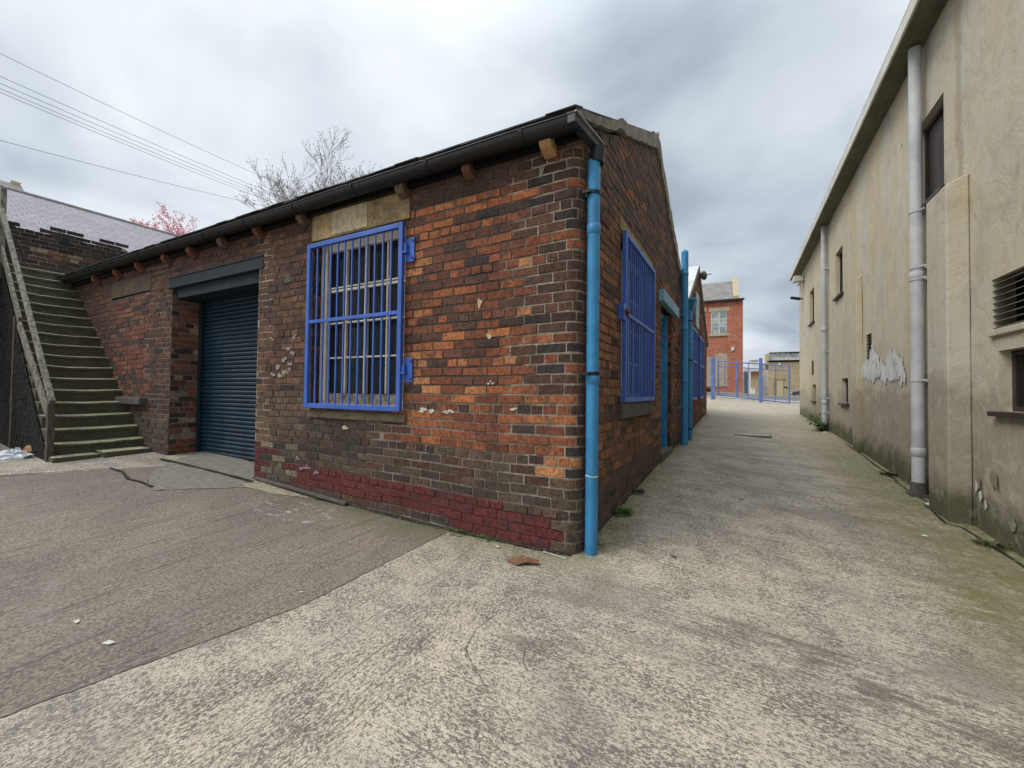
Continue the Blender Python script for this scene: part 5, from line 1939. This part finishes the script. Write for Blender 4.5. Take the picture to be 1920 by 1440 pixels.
for sg in (-1, 1):
    q.hexa([(pk.x + sg * 3.4, pk.y - 6, pk.z - 2.1), (pk.x + sg * 3.4, pk.y + 0.15, pk.z - 2.1), (pk.x, pk.y + 0.15, pk.z + 0.02), (pk.x, pk.y - 6, pk.z + 0.02),
            (pk.x + sg * 3.4, pk.y - 6, pk.z - 1.98), (pk.x + sg * 3.4, pk.y + 0.15, pk.z - 1.98), (pk.x, pk.y + 0.15, pk.z + 0.14), (pk.x, pk.y - 6, pk.z + 0.14)])
q.obj('roof', MAT['grey_slate'], h2_)
q = MB(); q.box(pk.x - 0.2, pk.x + 0.2, pk.y - 0.3, pk.y + 0.1, pk.z - 0.05, pk.z + 0.28); q.obj('finial', MAT['pale_stone'], h2_)


# ================================================================ trees
def grow(mb_, p, d, length, r, depth, rng, tips, spread=0.5, upward=0.15, sides=5, segs=4, minr=0.004):
    pts, rs = [p.copy()], [r]
    cur, dr = p.copy(), d.copy()
    for i in range(segs):
        dr = (dr + Vector((rng.gauss(0, .11), rng.gauss(0, .11), rng.gauss(0, .08) + upward * 0.2))).normalized()
        cur = cur + dr * (length / segs)
        pts.append(cur.copy()); rs.append(max(minr, r * (1 - 0.45 * (i + 1) / segs)))
    mb_.tube(pts, rs, sides if r > 0.03 else 3, caps=False)
    if depth == 0:
        tips.append((cur.copy(), dr.copy()))
        return
    nb = rng.choice([2, 3, 3]) if depth > 1 else rng.choice([2, 2, 3])
    for k in range(nb):
        f_ = 1.0 if k == 0 else rng.uniform(0.35, 0.95)
        j = min(segs, max(1, int(f_ * segs)))
        ax = Vector((rng.gauss(0, 1), rng.gauss(0, 1), rng.gauss(0, 0.6)))
        ax = (ax - dr * ax.dot(dr)).normalized()
        nd = (dr + ax * spread * rng.uniform(0.5, 1.2) + Vector((0, 0, upward))).normalized()
        grow(mb_, pts[j], nd, length * rng.uniform(0.62, 0.82), rs[j] * rng.uniform(0.55, 0.72), depth - 1, rng, tips, spread, upward, sides, segs, minr)


def bare_tree(base, top, label, seed, depth=6, spread=0.62, first=None):
    rng = random.Random(seed)
    H_ = (top - base).length
    t = thing('bare_tree', label, 'tree', tuple(base))
    trunk = MB(); tips = []
    q_ = base + (top - base) * 0.52
    trunk.tube([base, base.lerp(q_, 0.5) + Vector((0.1, 0.1, 0)), q_], [0.24, 0.19, 0.15], 10)
    trunk.obj('trunk', MAT['bark'], t)
    crown = MB()
    for k in range(7):
        a = 2 * math.pi * k / 7 + rng.uniform(-.3, .3)
        d = Vector((math.cos(a) * 0.55, math.sin(a) * 0.55, rng.uniform(0.7, 1.1))).normalized()
        grow(crown, q_ - Vector((0, 0, rng.uniform(0, .6))), d, H_ * 0.185, 0.075, depth, rng, tips, spread * 0.75, 0.12, 5, 4, 0.0042)
    for p, d in tips:
        for k in range(3):
            a = p + Vector((rng.gauss(0, .03), rng.gauss(0, .03), rng.gauss(0, .03)))
            e_ = Vector((rng.gauss(0, 1), rng.gauss(0, 1), rng.gauss(0, 1))).normalized() * 0.028
            f_ = e_.cross(d).normalized() * 0.012
            crown.add([a - e_, a + f_, a + e_, a - f_], [(0, 1, 2, 3)])
    crown.obj('crown', MAT['bark'], t)
    return t


tp = at(616, 306, 13.5)
bs = at(626, 400, 13.5); bs.z = 0.9
bare_tree(bs, tp, 'leafless budding tree standing up behind the workshop roof', 5, 6)


def cherry(base, top, rad_, label):
    rng = random.Random(14)
    t = thing('cherry_tree', label, 'tree', tuple(base))
    trunk = MB(); tips = []
    q_ = base + (top - base) * 0.62
    trunk.tube([base, q_], [0.16, 0.10], 8)
    trunk.obj('trunk', MAT['bark'], t)
    tw = MB()
    for k in range(8):
        a = 2 * math.pi * k / 8
        d = Vector((math.cos(a) * 0.6, math.sin(a) * 0.6, rng.uniform(0.5, 1.0))).normalized()
        grow(tw, q_, d, rad_ * 0.60, 0.05, 4, rng, tips, 0.55, 0.10, 4, 3, 0.006)
    tw.obj('branches', MAT['bark'], t)
    bl = MB()
    for p, d in tips:
        if rng.random() < 0.12: continue
        for k in range(rng.randint(10, 22)):
            c = p - d * rng.uniform(0, .5) + Vector((rng.gauss(0, .07), rng.gauss(0, .07), rng.gauss(0, .07)))
            a = Vector((rng.gauss(0, 1), rng.gauss(0, 1), rng.gauss(0, 1))).normalized()
            b = a.cross(Vector((rng.gauss(0, 1), rng.gauss(0, 1), rng.gauss(0, 1)))).normalized()
            s_ = rng.uniform(0.025, 0.055)
            bl.add([c - a * s_, c - b * s_ * .7, c + a * s_, c + b * s_ * .7], [(0, 1, 2, 3)])
    bl.obj('crown', MAT['blossom'], t)


tp = at(342, 432, 17.0)
bs = at(338, 490, 17.0); bs.z = 2.5
cherry(bs, tp, 1.75, 'cherry tree in pink blossom beyond the workshop roof')

# overhead wires -------------------------------------------------------
WL = [((0, 100), (480, 328), 'highest overhead wire, crossing the sky alone above the bundle of four'),
      ((0, 143), (495, 358), 'topmost wire of the close bundle of four'),
      ((0, 156), (490, 362), 'second wire down in the close bundle of four'),
      ((0, 166), (488, 367), 'third wire down in the close bundle of four'),
      ((0, 173), (484, 371), 'lowest wire of the close bundle of four'),
      ((0, 263), (478, 384), 'lowest overhead wire, sagging alone below the bundle of four')]
for (a, b, lab) in WL:
    pa, pb = at(*a, 14.0), at(*b, 26.0)
    p0 = pa + (pa - pb) * 0.6
    p1 = pb + (pb - pa) * 0.35
    q = MB()
    pts = []
    for k in range(25):
        f_ = k / 24
        p = p0.lerp(p1, f_)
        p.z -= 0.25 * 4 * f_ * (1 - f_) - 0.21
        pts.append(p)
    q.tube(pts, 0.0085, 5)
    tag(q.obj('overhead_wire', MAT['wire']), lab, 'wire', 'overhead wires crossing the sky')


# ================================================================ weeds, litter, scraps
def weed(x, y, r, n, label, seed, mat='leaf', blade=0.05, z=None, upright=0.6, name='weed', group=None):
    rng = random.Random(seed)
    z = gh(x, y) if z is None else z
    t = MB()
    for k in range(n):
        a = rng.uniform(0, 2 * math.pi)
        rr_ = r * math.sqrt(rng.random())
        p = Vector((x + math.cos(a) * rr_, y + math.sin(a) * rr_, z + rng.uniform(0, blade * 0.6)))
        d = Vector((math.cos(a) * 0.7, math.sin(a) * 0.7, rng.uniform(0.2, 1.2) * upright)).normalized()
        L_ = blade * rng.uniform(0.6, 1.4)
        sd_ = d.cross(Vector((0, 0, 1))).normalized() * L_ * rng.uniform(0.16, 0.30)
        m_ = p + d * L_ * 0.5 + Vector((0, 0, 0.004))
        t.add([p, m_ + sd_, p + d * L_ - Vector((0, 0, 0.006)), m_ - sd_], [(0, 1, 2, 3)])
    return tag(t.obj(name, MAT[mat]), label, 'weed', group)


fw = lambda u, d: FW(u, 0, d)
WG = 'small weeds at the foot of the walls'
p = fw(1.05, 0.03); weed(p.x, p.y, 0.07, 70, 'weed tuft under the maroon painted bricks, left of the smaller tuft', 1, blade=0.03, group=WG)
p = fw(0.80, 0.04); weed(p.x, p.y, 0.05, 50, 'small weed tuft below the maroon band, nearer the corner', 2, blade=0.028, group=WG)
weed(0.05, 0.25, 0.03, 30, 'tiny weed squeezed behind the sky blue corner downpipe', 3, blade=0.035, group=WG)
weed(0.05, 1.02, 0.07, 110, 'bright green weed tuft at the foot of the alley brick wall below the grille', 4, blade=0.05, group=WG)
weed(0.04, 1.75, 0.05, 60, 'weed at the alley brick wall, farther along than the brightest tuft', 5, 'dull_leaf', 0.045, group=WG)
weed(2.86, 2.05, 0.08, 90, 'dark weed clump in the crack beside the nearest rendered wall', 6, 'dull_leaf', 0.04, group=WG)
weed(2.86, 4.75, 0.08, 90, 'dark weed clump just past the nearest grey downpipe', 7, 'dull_leaf', 0.05, group=WG)
pbm = RW(9.35, 0, 0.16)
br = thing('bramble', 'leafy green bramble growing at the foot of the far grey downpipe', 'plant', (pbm.x, pbm.y, gh(pbm.x, pbm.y)))
rng = random.Random(6)
stm, lvs = MB(), MB()
for k in range(9):
    p = Vector((pbm.x, pbm.y, gh(pbm.x, pbm.y)))
    pts = [p.copy()]
    d = Vector((rng.gauss(-.15, .25), rng.gauss(0, .3), 1)).normalized()
    for j in range(5):
        d = (d + Vector((rng.gauss(0, .2), rng.gauss(0, .2), -0.12))).normalized()
        p = p + d * 0.085
        pts.append(p.copy())
        for i in range(4):
            c = p + Vector((rng.gauss(0, .035), rng.gauss(0, .035), rng.gauss(0, .03)))
            a = Vector((rng.gauss(0, 1), rng.gauss(0, 1), rng.gauss(0, .4))).normalized() * rng.uniform(.03, .055)
            b = a.cross(Vector((rng.gauss(0, .4), rng.gauss(0, .4), 1))).normalized() * a.length * 0.6
            lvs.add([c - a, c + b, c + a, c - b], [(0, 1, 2, 3)])
    stm.tube(pts, 0.005, 4)
stm.obj('stem', MAT['dull_leaf'], br)
lvs.obj('leaves', MAT['leaf'], br)


def crumple(name, label, cat, x, y, sx, sy, sz, mat, seed, rot=0.0, z=None, n=14, pw=1.0, group=None):
    rng = random.Random(seed)
    t = MB()
    vs, fs = [], []
    z0 = gh(x, y) if z is None else z
    m_ = 7
    for i in range(m_ + 1):
        ph = (math.pi / 2) * i / m_
        for k in range(n):
            a = 2 * math.pi * k / n
            rr_ = math.cos(ph) * rng.uniform(0.75, 1.15)
            zz_ = math.sin(ph) * rng.uniform(0.6, 1.2) + (rng.uniform(0, .2) if i else 0)
            px_, py_ = rr_ * math.cos(a) * sx, rr_ * math.sin(a) * sy
            vs.append((x + px_ * math.cos(rot) - py_ * math.sin(rot), y + px_ * math.sin(rot) + py_ * math.cos(rot), z0 + zz_ * sz))
    for i in range(m_):
        for k in range(n):
            fs.append((i * n + k, i * n + (k + 1) % n, (i + 1) * n + (k + 1) % n, (i + 1) * n + k))
    t.add(vs, fs)
    return tag(t.obj(name, MAT[mat]), label, cat, group)


crumple('plastic_bag', 'crumpled white plastic bag lying by the foot of the stair wall', 'plastic bag', -7.72, -1.52, 0.24, 0.14, 0.11, 'white_bag', 3, 0.5)
crumple('rubble_lump', 'grey brown rubble lump behind the white plastic bag', 'rubble', -7.95, -1.30, 0.13, 0.09, 0.13, 'corbel_buff', 5)
crumple('plastic_bag', 'small white plastic scrap at the left edge beside the larger bag', 'plastic bag', -7.75, -1.95, 0.08, 0.06, 0.05, 'white_bag', 8)
crumple('plastic_scrap', 'white plastic scrap flattened at the foot of the nearest grey downpipe', 'litter', 2.86, 3.28, 0.04, 0.13, 0.012, 'white_bag', 9)
crumple('paper_scrap', 'pale crumpled paper beside the bramble at the far downpipe', 'litter', 2.72, 8.95, 0.05, 0.09, 0.04, 'paper', 10)


def flat_bit(name, label, cat, x, y, pts, mat, curl=0.01, group=None, rot=0.0):
    t = MB()
    n = len(pts)
    cs, sn = math.cos(rot), math.sin(rot)
    P3 = [(x + a * cs - b * sn, y + a * sn + b * cs, gh(x + a * cs - b * sn, y + a * sn + b * cs) + 0.010 + h * curl) for a, b, h in pts]
    t.add(P3 + [(a, b, c - 0.003) for a, b, c in P3], [tuple(range(n)), tuple(range(2 * n - 1, n - 1, -1))] + [(k, k + n, (k + 1) % n + n, (k + 1) % n) for k in range(n)])
    return tag(t.obj(name, MAT[mat]), label, cat, group)


flat_bit('cardboard_scrap', 'curled brown cardboard scrap lying on the concrete near the rounded corner', 'litter', -0.31, -0.30,
         [(-0.13, -0.02, 0), (-0.03, 0.05, 2.6), (0.02, 0.03, 3), (0.10, 0.06, 1.5), (0.12, 0.03, 0.5), (0.04, -0.02, 2), (-0.02, -0.055, 0.2)], 'rust_leaf', 0.012)
flat_bit('wood_lath', 'thin pale lath lying against the foot of the wall by the corner', 'litter', -0.165, -0.075, [(-0.10, 0.0, 0), (0.10, -0.006, 0), (0.10, 0.006, 0), (-0.10, 0.010, 0)], 'paper', 0, rot=-0.12)
GS = 'small scraps scattered on the yard'
for (x, y, s_, lab, mt) in ((-1.68, -2.12, 0.028, 'nearest paper scrap on the dark yard slab', 'paper'), (-2.05, -2.15, 0.026, 'paler paper sliver on the dark yard slab, left of the nearest scrap', 'paper'),
                            (-1.30, -1.35, 0.015, 'small white chip on the dark slab close to the seam', 'paper'),
                            (0.55, -1.58, 0.014, 'black pebble on the open concrete in front of the corner', 'dark_stone'), (0.35, -1.94, 0.022, 'larger dark chip near the bottom of the view', 'dark_stone'),
                            (0.62, 0.35, 0.024, 'black chip on the concrete right of the corner downpipe', 'dark_stone'), (1.05, 2.2, 0.03, 'dark leaf scrap lying halfway across the alley', 'dark_stone'),
                            (0.42, 1.9, 0.03, 'pale sliver on the alley concrete near the brick wall', 'paper'), (2.45, 2.0, 0.022, 'white fleck on the mossy alley edge below the rendered wall', 'white_paint'),
                            (-0.62, -0.16, 0.03, 'dry curled leaf on the ground left of the cardboard scrap', 'paper')):
    rr = random.Random(int(abs(x * 100)))
    pts = [(math.cos(a) * s_ * rr.uniform(.5, 1.3), math.sin(a) * s_ * 0.5 * rr.uniform(.5, 1.3), rr.uniform(0, 1)) for a in [k * math.pi / 3 for k in range(6)]]
    flat_bit('litter_scrap', lab, 'litter', x, y, pts, mt, 0.006, GS, rr.uniform(-.6, .6))

# shallow dark channel along the shutter threshold, crack line at the slab edge ------
def ground_strip(name, pxs, wds, mat, off, label=None):
    pts = [gpx(*p) for p in pxs]
    t = MB()
    vs, fs = [], []
    full = []
    for a, b in zip(pts[:-1], pts[1:]):
        for k in range(6):
            full.append(a.lerp(b, k / 6))
    full.append(pts[-1])
    rr_ = random.Random(len(name))
    for i, p in enumerate(full):
        d = (full[min(i + 1, len(full) - 1)] - full[max(i - 1, 0)])
        nrm = Vector((-d.y, d.x, 0)).normalized()
        w_ = wds * rr_.uniform(0.6, 1.4) / 2
        for sg in (-1, 1):
            q_ = p + nrm * sg * w_
            vs.append((q_.x, q_.y, gh(q_.x, q_.y) + off))
    for i in range(len(full) - 1):
        fs.append((i * 2, i * 2 + 1, i * 2 + 3, i * 2 + 2))
    t.add(vs, fs)
    return t.obj(name, MAT[mat], kind='structure')


ground_strip('threshold_channel', [(300, 862), (360, 876), (420, 891), (474, 906)], 0.045, 'gap_black', 0.017)
ground_strip('slab_crack', [(0, 894), (70, 889), (150, 884), (205, 879)], 0.022, 'gap_black', 0.012)
ground_strip('slab_crack', [(205, 879), (228, 886), (240, 900), (262, 905), (285, 915)], 0.028, 'gap_black', 0.017)

ground_strip('slab_scratch', [(925, 1155), (893, 1180), (876, 1210), (872, 1235)], 0.0035, 'dark_stone', 0.005)
ground_strip('slab_scratch', [(872, 1215), (884, 1245), (900, 1270), (915, 1300)], 0.0035, 'dark_stone', 0.0055)
ground_strip('slab_scratch', [(985, 1215), (980, 1240), (990, 1262)], 0.003, 'dark_stone', 0.005)


# grit and dead leaf bits gathered along the wall feet and strewn thinly over the ground
gm = MB()
rng = random.Random(99)
GC_ = [(0.10, 0.085, 0.06), (0.16, 0.13, 0.09), (0.05, 0.045, 0.035), (0.24, 0.21, 0.16), (0.09, 0.10, 0.045)]
def chip(x, y, s_):
    z = gh(x, y) + 0.006 + 0.004
    a0 = rng.uniform(0, 6.28)
    n_ = rng.choice([4, 5, 6])
    ps = []
    for k in range(n_):
        a = a0 + 2 * math.pi * k / n_
        q_ = s_ * rng.uniform(0.5, 1.2)
        ps.append((x + math.cos(a) * q_, y + math.sin(a) * q_ * rng.uniform(0.4, 1.0), z + rng.uniform(0, s_ * 0.5)))
    gm.add(ps + [(x, y, z + s_ * rng.uniform(0.3, 0.9))], [(k, (k + 1) % n_, n_) for k in range(n_)], 0, rng.choice(GC_))
for k in range(700):
    u = rng.uniform(0.05, 4.1); p = FW(u, 0, abs(rng.gauss(0.02, 0.05)) + 0.01)
    chip(p.x, p.y, rng.uniform(0.003, 0.011))
for k in range(900):
    y = rng.uniform(0.2, 11.5); chip(abs(rng.gauss(0.02, 0.07)) + 0.01, y, rng.uniform(0.004, 0.013))
for k in range(1100):
    y = rng.uniform(0.5, 14); p = RW(y, 0, abs(rng.gauss(0.05, 0.11)) + 0.02)
    chip(p.x, p.y, rng.uniform(0.004, 0.014))
for k in range(500):
    chip(rng.uniform(-7.0, -4.5), rng.uniform(-1.6, 0.0), rng.uniform(0.004, 0.012))
for k in range(900):
    chip(rng.uniform(-6, 3), rng.uniform(-2.6, 6), rng.uniform(0.0015, 0.0045))
go = gm.obj('ground_litter', mm('litter_mat', lambda t, P: (attr_col(t), 0.95)), kind='stuff')
tag(go, 'grit and dead leaf crumbs gathered along the feet of the walls', 'grit', kind='stuff')
